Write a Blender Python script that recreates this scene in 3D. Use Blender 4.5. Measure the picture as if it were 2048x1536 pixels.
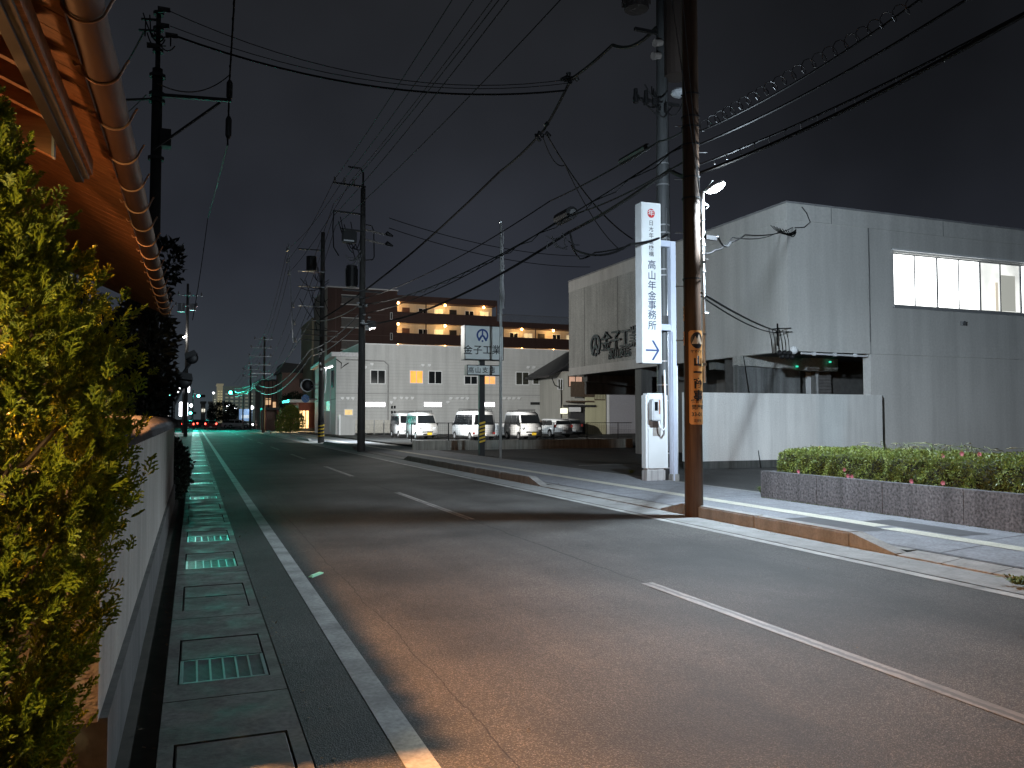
import bpy, bmesh, math, random
import numpy as np
from mathutils import Vector, Matrix
R = math.radians
SC = bpy.context.scene
COL = SC.collection
for o in list(bpy.data.objects):
    bpy.data.objects.remove(o)

# ------------------------------------------------------------------ camera
EYE = 1.6
F_PX, U0, V0 = 1630.0, 388.0, 838.0          # focal length and road vanishing point, measured on the 2048 px photograph
PITCH = math.atan((V0 - 768) / F_PX)
YAW = math.atan((1024 - U0) / F_PX * math.cos(PITCH))
cam = bpy.data.cameras.new('camera')
cam.sensor_fit = 'HORIZONTAL'; cam.sensor_width = 36.0; cam.lens = 36.0 * F_PX / 2048
cam.clip_start = 0.05; cam.clip_end = 3000
camo = bpy.data.objects.new('camera', cam); COL.objects.link(camo)
camo.location = (0, 0, EYE); camo.rotation_euler = (R(90) + PITCH, 0, -YAW)
SC.camera = camo

# ------------------------------------------------------------------ world: night sky with city glow
w = bpy.data.worlds.new('World'); SC.world = w; w.use_nodes = True
nt = w.node_tree; nt.nodes.clear()
def N(t, kind, **kw):
    n = t.nodes.new(kind)
    for k, v in kw.items():
        setattr(n, k, v)
    return n
out = N(nt, 'ShaderNodeOutputWorld'); bg = N(nt, 'ShaderNodeBackground')
sky = N(nt, 'ShaderNodeTexSky', sky_type='NISHITA', sun_disc=False)
sky.sun_elevation = R(-6); sky.sun_rotation = R(160)
tc = N(nt, 'ShaderNodeTexCoord'); sep = N(nt, 'ShaderNodeSeparateXYZ'); ramp = N(nt, 'ShaderNodeValToRGB')
nz = N(nt, 'ShaderNodeTexNoise'); nz.inputs['Scale'].default_value = 2.2; nz.inputs['Detail'].default_value = 4
nt.links.new(tc.outputs['Generated'], sep.inputs[0]); nt.links.new(tc.outputs['Generated'], nz.inputs['Vector'])
nt.links.new(sep.outputs['Z'], ramp.inputs[0])
e = ramp.color_ramp.elements
e[0].position = 0.0; e[0].color = (0.040, 0.052, 0.060, 1)
e[1].position = 0.5; e[1].color = (0.0118, 0.0126, 0.0146, 1)
for p_, c_ in ((0.08, (0.034, 0.040, 0.050)), (0.18, (0.024, 0.027, 0.036)), (0.32, (0.0158, 0.0174, 0.0218))):
    k = e.new(p_); k.color = (*c_, 1)
mp = N(nt, 'ShaderNodeMapRange'); mp.inputs[1].default_value = .3; mp.inputs[2].default_value = .7
mp.inputs[3].default_value = .75; mp.inputs[4].default_value = 1.65
nt.links.new(nz.outputs['Fac'], mp.inputs[0])
# darker to the east (away from the town centre)
mp2 = N(nt, 'ShaderNodeMapRange'); mp2.inputs[1].default_value = .2; mp2.inputs[2].default_value = .85
mp2.inputs[3].default_value = 1.0; mp2.inputs[4].default_value = .5
nt.links.new(sep.outputs['X'], mp2.inputs[0])
ml = N(nt, 'ShaderNodeMath', operation='MULTIPLY'); nt.links.new(mp.outputs[0], ml.inputs[0]); nt.links.new(mp2.outputs[0], ml.inputs[1])
mx = N(nt, 'ShaderNodeVectorMath', operation='SCALE'); nt.links.new(ramp.outputs[0], mx.inputs[0]); nt.links.new(ml.outputs[0], mx.inputs['Scale'])
sk = N(nt, 'ShaderNodeVectorMath', operation='SCALE'); nt.links.new(sky.outputs[0], sk.inputs[0]); sk.inputs['Scale'].default_value = 0.02
ad = N(nt, 'ShaderNodeVectorMath', operation='ADD'); nt.links.new(mx.outputs[0], ad.inputs[0]); nt.links.new(sk.outputs[0], ad.inputs[1])
nt.links.new(ad.outputs[0], bg.inputs['Color']); bg.inputs['Strength'].default_value = 1.0
nt.links.new(bg.outputs[0], out.inputs[0])

# weak fill light added as a moon; no moon is in view
sl = bpy.data.lights.new('moon_fill', 'SUN'); sl.energy = 0.012; sl.angle = R(20); sl.color = (.9, .95, 1)
slo = bpy.data.objects.new('moon_fill', sl); COL.objects.link(slo); slo.rotation_euler = (R(35), R(-10), R(20))

SC.view_settings.view_transform = 'Standard'; SC.view_settings.look = 'None'
SC.view_settings.exposure = 0.0; SC.view_settings.gamma = 1.0
cy = SC.cycles
cy.use_denoising = True
try: cy.denoiser = 'OPENIMAGEDENOISE'
except Exception: pass
cy.max_bounces = 5; cy.diffuse_bounces = 3; cy.glossy_bounces = 3; cy.transmission_bounces = 3
cy.caustics_reflective = False; cy.caustics_refractive = False
cy.sample_clamp_indirect = 2.0; cy.sample_clamp_direct = 0.0

LED_W, LED_SIDE_W, PORCH_W, FLOOD_W = 3300.0, 5200.0, 36.0, 3700.0
CONIFER_FILL_W = 380.0                              # added conifer lamp        # street lamp, porch globe, added eave flood light

# ------------------------------------------------------------------ measuring helpers (photograph pixel -> point in the place)
_f = Vector((math.sin(YAW) * math.cos(PITCH), math.cos(YAW) * math.cos(PITCH), math.sin(PITCH)))
_r = Vector((math.cos(YAW), -math.sin(YAW), 0)); _u = _r.cross(_f)
_C = Vector((0, 0, EYE))
def ray(u, v): return _f + _r * ((u - 1024) / F_PX) - _u * ((v - 768) / F_PX)
def G(u, v, z=0.0): d = ray(u, v); return _C + d * ((z - EYE) / d.z)
def PX(u, v, X): d = ray(u, v); return _C + d * (X / d.x)
def PY(u, v, Y): d = ray(u, v); return _C + d * (Y / d.y)
def PD(u, v, D): return _C + ray(u, v) * D

# ------------------------------------------------------------------ materials
MATS = {}
def base_mat(name):
    m = bpy.data.materials.new(name); m.use_nodes = True
    t = m.node_tree; b = t.nodes['Principled BSDF']
    return m, t, b
def texco(t, scale=(1, 1, 1)):
    tc = N(t, 'ShaderNodeTexCoord'); mp = N(t, 'ShaderNodeMapping'); mp.inputs['Scale'].default_value = scale
    t.links.new(tc.outputs['Object'], mp.inputs['Vector']); return mp.outputs[0]
def noise(t, vec, scale, detail=3, rough=.55):
    n = N(t, 'ShaderNodeTexNoise'); n.inputs['Scale'].default_value = scale; n.inputs['Detail'].default_value = detail
    n.inputs['Roughness'].default_value = rough; t.links.new(vec, n.inputs['Vector']); return n.outputs['Fac']
def rng(t, fac, a, b, lo, hi):
    m = N(t, 'ShaderNodeMapRange'); m.inputs[1].default_value = a; m.inputs[2].default_value = b
    m.inputs[3].default_value = lo; m.inputs[4].default_value = hi; t.links.new(fac, m.inputs[0]); return m.outputs[0]
def mul(t, a, b):
    m = N(t, 'ShaderNodeMath', operation='MULTIPLY')
    t.links.new(a, m.inputs[0])
    if isinstance(b, (int, float)): m.inputs[1].default_value = b
    else: t.links.new(b, m.inputs[1])
    return m.outputs[0]
def mixc(t, fac, c1, c2):
    m = N(t, 'ShaderNodeMix', data_type='RGBA')
    t.links.new(fac, m.inputs[0])
    for c, i in ((c1, 6), (c2, 7)):
        if isinstance(c, tuple): m.inputs[i].default_value = (*c, 1)
        else: t.links.new(c, m.inputs[i])
    return m.outputs[2]
def bump(t, b, h, strength=.3, dist=.01):
    n = N(t, 'ShaderNodeBump'); n.inputs['Strength'].default_value = strength; n.inputs['Distance'].default_value = dist
    t.links.new(h, n.inputs['Height']); t.links.new(n.outputs[0], b.inputs['Normal'])
def mat(name, col, rough=.6, metal=0.0, var=.25, scale=6.0, spec=.5, bmp=0.0, bscale=60.0, col2=None, stretch=(1, 1, 1)):
    """A surface whose colour varies with two octaves of procedural noise."""
    if name in MATS: return MATS[name]
    m, t, b = base_mat(name)
    v = texco(t, stretch)
    n1 = noise(t, v, scale, 4)
    c2 = col2 or tuple(c * (1 - var) for c in col)
    t.links.new(mixc(t, rng(t, n1, .35, .65, 0, 1), col, c2), b.inputs['Base Color'])
    b.inputs['Roughness'].default_value = rough; b.inputs['Metallic'].default_value = metal
    b.inputs['Specular IOR Level'].default_value = spec
    if bmp: bump(t, b, noise(t, v, bscale, 3), bmp, .01)
    MATS[name] = m; return m
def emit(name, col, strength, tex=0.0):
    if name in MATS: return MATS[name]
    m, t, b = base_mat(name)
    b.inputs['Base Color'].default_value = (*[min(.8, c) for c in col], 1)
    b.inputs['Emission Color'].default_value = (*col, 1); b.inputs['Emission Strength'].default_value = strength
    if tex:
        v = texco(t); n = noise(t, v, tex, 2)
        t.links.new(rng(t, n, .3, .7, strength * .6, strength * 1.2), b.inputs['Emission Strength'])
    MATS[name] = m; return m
def concrete(name, col, streak=.35, rough=.8, sc=1.0, grain=.12):
    """Weathered concrete or render: cloudy tone, vertical run-off streaks, fine grain."""
    if name in MATS: return MATS[name]
    m, t, b = base_mat(name)
    v = texco(t); vs = texco(t, (2.2 * sc, 2.2 * sc, .16 * sc)); vg = texco(t)
    big = rng(t, noise(t, v, .55 * sc, 4), .3, .7, 1 - streak * .5, 1.06)
    st = rng(t, noise(t, vs, 1.6, 5, .62), .38, .72, 1.04, 1 - streak)
    gr = rng(t, noise(t, vg, 28 * sc, 3), .3, .7, 1 - grain, 1 + grain)
    f = mul(t, mul(t, big, st), gr)
    s = N(t, 'ShaderNodeVectorMath', operation='SCALE'); s.inputs[0].default_value = col; t.links.new(f, s.inputs['Scale'])
    t.links.new(s.outputs[0], b.inputs['Base Color']); b.inputs['Roughness'].default_value = rough
    b.inputs['Specular IOR Level'].default_value = .3
    bump(t, b, noise(t, vg, 45 * sc, 3), .25, .006)
    MATS[name] = m; return m
def aggregate(name, dark, light, rough, spec=.5, cracks=(), blot=.3):
    """Worn asphalt: stones of several tones in dark binder, patches, and seams along given x positions."""
    if name in MATS: return MATS[name]
    m, t, b = base_mat(name)
    v = texco(t)
    vo = N(t, 'ShaderNodeTexVoronoi'); vo.inputs['Scale'].default_value = 125; t.links.new(v, vo.inputs['Vector'])
    hs = N(t, 'ShaderNodeSeparateColor'); t.links.new(vo.outputs['Color'], hs.inputs[0])
    stone = rng(t, hs.outputs[0], .35, 1.0, 0, 1)
    stone = mul(t, stone, rng(t, vo.outputs['Distance'], .25, .6, 1, .1))
    patch = rng(t, noise(t, v, .45, 5), .3, .7, 1 - blot, 1 + blot * .6)
    col = mixc(t, stone, dark, light)
    lane = rng(t, noise(t, texco(t, (1.1, .04, 1)), 1.0, 3), .35, .65, .74, 1.14)
    f = mul(t, patch, lane)
    wob = noise(t, texco(t, (.6, .6, .6)), 1.0, 6, .7)
    sx = N(t, 'ShaderNodeSeparateXYZ'); t.links.new(v, sx.inputs[0])
    for cx, wd in cracks:
        a = N(t, 'ShaderNodeMath', operation='MULTIPLY_ADD'); t.links.new(wob, a.inputs[0]); a.inputs[1].default_value = .22; a.inputs[2].default_value = -cx - .11
        s2 = N(t, 'ShaderNodeMath', operation='ADD'); t.links.new(sx.outputs['X'], s2.inputs[0]); t.links.new(a.outputs[0], s2.inputs[1])
        ab = N(t, 'ShaderNodeMath', operation='ABSOLUTE'); t.links.new(s2.outputs[0], ab.inputs[0])
        f = mul(t, f, rng(t, ab.outputs[0], wd * .4, wd, .18, 1))
    # fine crazing
    vc = N(t, 'ShaderNodeTexVoronoi', feature='DISTANCE_TO_EDGE'); vc.inputs['Scale'].default_value = 1.3
    wv = N(t, 'ShaderNodeVectorMath', operation='ADD'); nn = N(t, 'ShaderNodeTexNoise'); nn.inputs['Scale'].default_value = 3; nn.inputs['Detail'].default_value = 5
    t.links.new(v, nn.inputs['Vector']); t.links.new(v, wv.inputs[0]); t.links.new(nn.outputs['Color'], wv.inputs[1]); t.links.new(wv.outputs[0], vc.inputs['Vector'])
    crz = rng(t, vc.outputs['Distance'], .0, .012, .45, 1)
    msk = rng(t, noise(t, v, .5, 2), .46, .56, 0, 1)
    one = N(t, 'ShaderNodeMix'); t.links.new(msk, one.inputs[0]); one.inputs[2].default_value = 1.0; t.links.new(crz, one.inputs[3])
    f = mul(t, f, one.outputs[0])
    s = N(t, 'ShaderNodeVectorMath', operation='SCALE'); t.links.new(col, s.inputs[0]); t.links.new(f, s.inputs['Scale'])
    t.links.new(s.outputs[0], b.inputs['Base Color']); b.inputs['Roughness'].default_value = rough
    b.inputs['Specular IOR Level'].default_value = spec
    bump(t, b, vo.outputs['Distance'], .5, .006)
    MATS[name] = m; return m
def paint(name, col, wear=.5, rough=.6, crack=None):
    """Road paint worn through to the asphalt in places."""
    if name in MATS: return MATS[name]
    m, t, b = base_mat(name)
    v = texco(t)
    n = mul(t, rng(t, noise(t, v, 30, 4, .7), .3, .7, .45, 1), rng(t, noise(t, v, 2.0, 4), .3, .6, 1 - wear, 1))
    if crack is not None:       # the lane seam runs on through the paint, frayed at its edges
        wob = noise(t, texco(t, (.6, .6, .6)), 1.0, 6, .7); fray = noise(t, v, 40, 3, .7)
        sx = N(t, 'ShaderNodeSeparateXYZ'); t.links.new(v, sx.inputs[0])
        a = N(t, 'ShaderNodeMath', operation='MULTIPLY_ADD'); t.links.new(wob, a.inputs[0]); a.inputs[1].default_value = .22; a.inputs[2].default_value = -crack - .11
        s2 = N(t, 'ShaderNodeMath', operation='ADD'); t.links.new(sx.outputs['X'], s2.inputs[0]); t.links.new(a.outputs[0], s2.inputs[1])
        ab = N(t, 'ShaderNodeMath', operation='ABSOLUTE'); t.links.new(s2.outputs[0], ab.inputs[0])
        ab2 = N(t, 'ShaderNodeMath', operation='MULTIPLY_ADD'); t.links.new(fray, ab2.inputs[0]); ab2.inputs[1].default_value = -.03; t.links.new(ab.outputs[0], ab2.inputs[2])
        n = mul(t, n, rng(t, ab2.outputs[0], .0, .012, 0, 1))
    t.links.new(mixc(t, n, (.06, .058, .056), col), b.inputs['Base Color']); b.inputs['Roughness'].default_value = rough
    MATS[name] = m; return m
def leafmat(name, c1, c2, rough=.5, trans=.25):
    if name in MATS: return MATS[name]
    m, t, b = base_mat(name)
    g = N(t, 'ShaderNodeNewGeometry')
    n = noise(t, texco(t), 5, 2)
    f = N(t, 'ShaderNodeMath', operation='ADD'); t.links.new(g.outputs['Random Per Island'], f.inputs[0]); t.links.new(n, f.inputs[1])
    c = mixc(t, rng(t, f.outputs[0], .35, 1.4, 0, 1), c1, c2)
    t.links.new(c, b.inputs['Base Color']); b.inputs['Roughness'].default_value = rough
    tr = N(t, 'ShaderNodeBsdfTranslucent'); t.links.new(c, tr.inputs['Color'])
    ms = N(t, 'ShaderNodeMixShader'); ms.inputs[0].default_value = trans
    o = t.nodes['Material Output']
    t.links.new(b.outputs[0], ms.inputs[1]); t.links.new(tr.outputs[0], ms.inputs[2]); t.links.new(ms.outputs[0], o.inputs['Surface'])
    MATS[name] = m; return m
def wood(name, col, axis='x', rough=.55):
    if name in MATS: return MATS[name]
    m, t, b = base_mat(name)
    sc = {'x': (.6, 9, 9), 'y': (9, .6, 9), 'z': (9, 9, .5)}[axis]
    v = texco(t, sc)
    g = rng(t, noise(t, v, 2.2, 6, .65), .3, .7, 0, 1)
    t.links.new(mixc(t, g, tuple(c * .45 for c in col), tuple(c * 1.15 for c in col)), b.inputs['Base Color'])
    b.inputs['Roughness'].default_value = rough; b.inputs['Specular IOR Level'].default_value = .35
    bump(t, b, noise(t, v, 5, 5), .3, .004)
    MATS[name] = m; return m

M_ASPH = aggregate('worn_asphalt', (.036, .035, .034), (.20, .19, .175), .72, .35, cracks=((4.13, .016), (1.42, .006), (6.2, .005)), blot=.7)
M_LOT = aggregate('lot_asphalt', (.035, .035, .035), (.12, .12, .118), .75, .35)
M_SOIL = mat('soil', (.05, .045, .035), .9, var=.4)
M_PAVE = concrete('pavement_asphalt', (.20, .205, .22), .25, .8, 1.0, .25)
M_CONC = concrete('pale_concrete', (.27, .27, .26), .35)
M_LID = concrete('gutter_concrete', (.105, .10, .095), .45, .46, 1.0, .3)
_t = M_LID.node_tree; _v = texco(_t)
_t.links.new(rng(_t, noise(_t, _v, 2.6, 5, .65), .36, .64, .42, .82), _t.nodes['Principled BSDF'].inputs['Roughness'])
M_WHITEPAINT = paint('white_road_paint', (.46, .46, .445), .75)
M_DASHPAINT = paint('faded_road_paint', (.30, .29, .275), .85, crack=4.13)
M_TACT = paint('pale_tactile_tile', (.62, .60, .5), .25, .55)
M_DARK = mat('dark_steel', (.010, .010, .011), .5, .0, .3)
M_CABLE = mat('black_cable_sheath', (.005, .005, .0055), .65, spec=.25)
M_GALV = mat('galvanised_steel', (.45, .46, .47), .30, .75, .2, 10)
M_GREYPOLE = concrete('grey_concrete_pole', (.085, .083, .08), .35, .8, 2.0)
M_STEELPOLE = concrete('dull_steel_pole', (.055, .058, .06), .45, .5, 2.5)
M_WOODPOLE = wood('brown_wood_pole', (.10, .06, .038), 'z', .7)
M_WHITE = mat('white_painted_steel', (.78, .79, .80), .4, 0, .08, 4)
M_WALLW = concrete('off_white_wall', (.70, .70, .68), .16)
M_BLD = concrete('grey_render', (.61, .60, .575), .15, .85, .5, .07)
M_BLDR = concrete('rough_grey_concrete', (.50, .50, .475), .25, .9, 1.2, .35)
M_BLACKL = mat('black_lettering', (.012, .013, .018), .4)
M_NAVY = mat('navy_lettering', (.012, .02, .07), .4)
M_BLUE = mat('blue_lettering', (.02, .07, .28), .4)
M_RED = mat('red_enamel', (.55, .03, .035), .4)
M_ORANGEPL = mat('orange_advert_plate', (.62, .30, .10), .45, 0, .12, 3)
M_GLASSD = mat('dark_window_glass', (.012, .014, .016), .08, 0, .2, 2, .6)
M_RUB = mat('tyre_rubber', (.014, .014, .014), .8)
M_SILV = mat('wheel_silver', (.5, .5, .52), .35, .6)
M_CARW = mat('white_car_paint', (.74, .745, .75), .25, 0, .04, 2)
M_CARS = mat('silver_car_paint', (.52, .53, .54), .25, .3, .05, 2)
M_YEL = mat('yellow_plate', (.75, .5, .04), .4)
M_ROOFT = mat('dark_roof_tile', (.03, .03, .032), .5, bmp=.3)

# ------------------------------------------------------------------ mesh builder
class MB:
    def __init__(s): s.bm = bmesh.new()
    def quad(s, *p):
        vs = [s.bm.verts.new(q) for q in p]; s.bm.faces.new(vs); return s
    def box(s, x0, x1, y0, y1, z0, z1):
        v = [s.bm.verts.new(p) for p in ((x0, y0, z0), (x1, y0, z0), (x1, y1, z0), (x0, y1, z0), (x0, y0, z1), (x1, y0, z1), (x1, y1, z1), (x0, y1, z1))]
        for f in ((3, 2, 1, 0), (4, 5, 6, 7), (0, 1, 5, 4), (1, 2, 6, 5), (2, 3, 7, 6), (3, 0, 4, 7)):
            s.bm.faces.new([v[i] for i in f])
        return s
    def bar(s, a, b, wx, wz, up=(0, 0, 1)):
        a, b = Vector(a), Vector(b); d = (b - a).normalized(); sd = d.cross(Vector(up))
        if sd.length < 1e-4: sd = d.cross(Vector((1, 0, 0)))
        sd.normalize(); upv = sd.cross(d)
        r = []
        for p in (a, b):
            r.append([s.bm.verts.new(p + sd * (i * wx / 2) + upv * (j * wz / 2)) for i, j in ((-1, -1), (1, -1), (1, 1), (-1, 1))])
        for i in range(4):
            s.bm.faces.new((r[0][i], r[0][(i + 1) % 4], r[1][(i + 1) % 4], r[1][i]))
        s.bm.faces.new(r[0][::-1]); s.bm.faces.new(r[1]); return s
    def tube(s, pts, rad, n=8, cap=True):
        pts = [Vector(p) for p in pts]; rads = rad if isinstance(rad, (list, tuple)) else [rad] * len(pts)
        rings = []; prev = None
        for i, p in enumerate(pts):
            d = (pts[min(i + 1, len(pts) - 1)] - pts[max(i - 1, 0)]).normalized()
            if prev is None:
                a = d.cross(Vector((0, 0, 1)))
                if a.length < 1e-3: a = d.cross(Vector((1, 0, 0)))
            else:
                a = prev - d * prev.dot(d)
            a.normalize(); prev = a; b = d.cross(a)
            rings.append([s.bm.verts.new(p + (a * math.cos(t) + b * math.sin(t)) * rads[i]) for t in (2 * math.pi * k / n for k in range(n))])
        for i in range(len(rings) - 1):
            for k in range(n):
                s.bm.faces.new((rings[i][k], rings[i][(k + 1) % n], rings[i + 1][(k + 1) % n], rings[i + 1][k]))
        if cap: s.bm.faces.new(rings[0][::-1]); s.bm.faces.new(rings[-1])
        return s
    def cyl(s, a, b, r0, r1=None, n=14): return s.tube([a, b], [r0, r0 if r1 is None else r1], n)
    def ball(s, c, r, n=10, sc=(1, 1, 1)):
        m = Matrix.Translation(c) @ Matrix.Diagonal((*[r * k for k in sc], 1))
        bmesh.ops.create_uvsphere(s.bm, u_segments=n, v_segments=max(5, n // 2 + 1), radius=1, matrix=m); return s
    def prism(s, pts, vec):
        a = [s.bm.verts.new(p) for p in pts]; b = [s.bm.verts.new(Vector(p) + Vector(vec)) for p in pts]; n = len(a)
        s.bm.faces.new(a[::-1]); s.bm.faces.new(b)
        for i in range(n): s.bm.faces.new((a[i], a[(i + 1) % n], b[(i + 1) % n], b[i]))
        return s
    def ring(s, c, ax, ay, r0, r1, t0, t1, depth, n=24):
        """A flat bent band in the plane of ax, ay from angle t0 to t1, with thickness along ax x ay."""
        c, ax, ay = Vector(c), Vector(ax), Vector(ay); nz = ax.cross(ay).normalized() * depth
        for i in range(n):
            q = []
            for t in (t0 + (t1 - t0) * i / n, t0 + (t1 - t0) * (i + 1) / n):
                d = ax * math.cos(t) + ay * math.sin(t); q.append((c + d * r0, c + d * r1))
            s.prism([q[0][0], q[0][1], q[1][1], q[1][0]], nz)
        return s
    def grid(s, fn, nu, nv):
        g = [[s.bm.verts.new(fn(i / nu, j / nv)) for j in range(nv + 1)] for i in range(nu + 1)]
        for i in range(nu):
            for j in range(nv): s.bm.faces.new((g[i][j], g[i + 1][j], g[i + 1][j + 1], g[i][j + 1]))
        return s
    def bevel(s, w, seg=2, ang=30):
        bmesh.ops.recalc_face_normals(s.bm, faces=s.bm.faces)
        ed = [e for e in s.bm.edges if len(e.link_faces) == 2 and e.calc_face_angle(0) > R(ang)]
        bmesh.ops.bevel(s.bm, geom=ed, offset=w, segments=seg, affect='EDGES', clamp_overlap=True); return s
    def build(s, name, m, parent=None, smooth=False, local=False):
        bmesh.ops.recalc_face_normals(s.bm, faces=s.bm.faces)
        me = bpy.data.meshes.new(name); s.bm.to_mesh(me); s.bm.free()
        return link(name, me, m, parent, smooth, local)
def world_loc(o):
    v = Vector((0, 0, 0))
    while o is not None: v = v + o.location; o = o.parent
    return v
def link(name, me, m, parent=None, smooth=False, local=False):
    if not me.materials: me.materials.append(m)
    if smooth:
        for p in me.polygons: p.use_smooth = True
    o = bpy.data.objects.new(name, me); COL.objects.link(o)
    if parent is not None:
        o.parent = parent
        if not local:                       # geometry was given in world coordinates
            l = world_loc(parent)
            if l.length > 0: me.transform(Matrix.Translation(-l))
    return o
def tag(o, label=None, cat=None, group=None, kind=None):
    if label: o['label'] = label
    if cat: o['category'] = cat
    if group: o['group'] = group
    if kind: o['kind'] = kind
    return o
def thing(name, loc, label, cat, group=None, rz=0.0):
    o = bpy.data.objects.new(name, None); COL.objects.link(o); o.empty_display_size = .2
    o.location = loc; o.rotation_euler = (0, 0, rz); o['kind'] = 'thing'
    return tag(o, label, cat, group)
def struct(o): o['kind'] = 'structure'; return o
def copy_tree(o, parent=None):
    c = o.copy(); COL.objects.link(c)
    if parent is not None: c.parent = parent
    for ch in [x for x in bpy.data.objects if x.parent is o]: copy_tree(ch, c)
    return c
def lamp(name, kind, loc, energy, col, parent=None, radius=.1, target=None, spot=None, blend=.5, size=None):
    l = bpy.data.lights.new(name, kind); l.energy = energy; l.color = col
    if kind == 'AREA':
        l.shape = 'RECTANGLE'; l.size, l.size_y = size
    else: l.shadow_soft_size = radius
    if kind == 'SPOT': l.spot_size = spot; l.spot_blend = blend
    o = bpy.data.objects.new(name, l); COL.objects.link(o)
    loc = Vector(loc)
    if target is not None: o.rotation_euler = (Vector(target) - loc).to_track_quat('-Z', 'Y').to_euler()
    if parent is not None: o.parent = parent; loc = loc - world_loc(parent)
    o.location = loc; return o
DG = None
def text_mesh(s, size, offset=0.0, extrude=0.0, align='CENTER', spacing=1.0):
    c = bpy.data.curves.new('lettering', 'FONT'); c.body = s; c.size = size; c.offset = offset; c.extrude = extrude
    c.align_x = align; c.align_y = 'CENTER'; c.space_character = spacing; c.resolution_u = 4
    o = bpy.data.objects.new('lettering', c); COL.objects.link(o)
    dg = bpy.context.evaluated_depsgraph_get(); dg.update()
    me = bpy.data.meshes.new_from_object(o.evaluated_get(dg)); bpy.data.objects.remove(o); me.materials.clear(); return me
def text_at(name, s, size, org, ax, ay, m, parent, offset=0.0, extrude=0.0, align='CENTER', sx=1.0):
    me = text_mesh(s, size, offset, extrude, align)
    ax, ay = Vector(ax).normalized(), Vector(ay).normalized(); az = ax.cross(ay)
    M = Matrix(((ax.x * sx, ay.x, az.x, org[0]), (ax.y * sx, ay.y, az.y, org[1]), (ax.z * sx, ay.z, az.z, org[2]), (0, 0, 0, 1)))
    me.transform(M); return link(name, me, m, parent)
def leaves(name, P, D, Uv, L, W, m, parent=None):
    """Many small diamond leaves: base points P, directions D, side vectors Uv (all n x 3), lengths L, widths W."""
    P, D, Uv = np.asarray(P, float), np.asarray(D, float), np.asarray(Uv, float)
    n = len(P); L = np.broadcast_to(L, n)[:, None]; W = np.broadcast_to(W, n)[:, None]
    V = np.stack([P, P + D * L * .45 + Uv * W * .5, P + D * L, P + D * L * .45 - Uv * W * .5], 1).reshape(-1, 3)
    if parent is not None: V = V - np.array(world_loc(parent))
    me = bpy.data.meshes.new(name); me.vertices.add(4 * n); me.vertices.foreach_set('co', V.ravel())
    me.loops.add(4 * n); me.loops.foreach_set('vertex_index', np.arange(4 * n, dtype=np.int32))
    me.polygons.add(n); me.polygons.foreach_set('loop_start', np.arange(0, 4 * n, 4, dtype=np.int32))
    me.update(calc_edges=True); me.validate()
    return link(name, me, m, parent, local=True)
def unit(a): return a / np.maximum(np.linalg.norm(a, axis=-1, keepdims=True), 1e-9)
def rand_side(D, g):
    return unit(np.cross(D, unit(g.normal(size=D.shape))))
def sagline(pts, sag, n=14):
    """Points along a chain of spans, each hanging by its sag."""
    res = []
    for i in range(len(pts) - 1):
        a, b = Vector(pts[i]), Vector(pts[i + 1]); sg = sag[i] if isinstance(sag, (list, tuple)) else sag
        for k in range(n + (1 if i == len(pts) - 2 else 0)):
            t = k / n; p = a.lerp(b, t); p.z -= sg * 4 * t * (1 - t); res.append(p)
    return res

# ================================================================== THE SETTING
def sheet(name, x0, x1, y0, y1, z, m):
    return struct(MB().quad((x0, y0, z), (x1, y0, z), (x1, y1, z), (x0, y1, z)).build(name, m))
sheet('ground', -1500, 1500, -200, 2500, -0.06, M_SOIL)
RX0, RX1, KX = 0.55, 7.05, 7.65
sheet('road', RX0, RX1, -12, 520, 0.0, M_ASPH)
sheet('cross_street', -90, RX0, 131, 143, 0.0, M_ASPH); sheet('cross_street', 7.9, 120, 131, 143, 0.0, M_ASPH)
sheet('road_verge', -30, -0.16, 24, 131, -0.03, M_LOT)
sheet('road_edge_line', 0.93, 1.08, -10, 128, 0.004, M_WHITEPAINT)
sheet('road_edge_line', 6.88, 7.02, -10, 128, 0.004, M_WHITEPAINT)
for k in range(-1, 12):
    y = 12.4 + 10.5 * k
    sheet('road_centre_line', 4.075, 4.205, y - 1.0 if k < 0 else y, y + 5.1, 0.004, M_DASHPAINT)
sheet('stop_line', 1.1, 4.0, 124, 124.5, 0.004, M_WHITEPAINT)
for k in range(7):
    sheet('zebra_stripe', 1.3 + k * .8, 1.75 + k * .8, 126, 129.5, 0.004, M_WHITEPAINT)
# concrete channel along the right-hand kerb
sheet('kerb_channel', RX1, KX + .02, -12, 128, 0.006, concrete('channel_concrete', (.25, .255, .25), .3))
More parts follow.
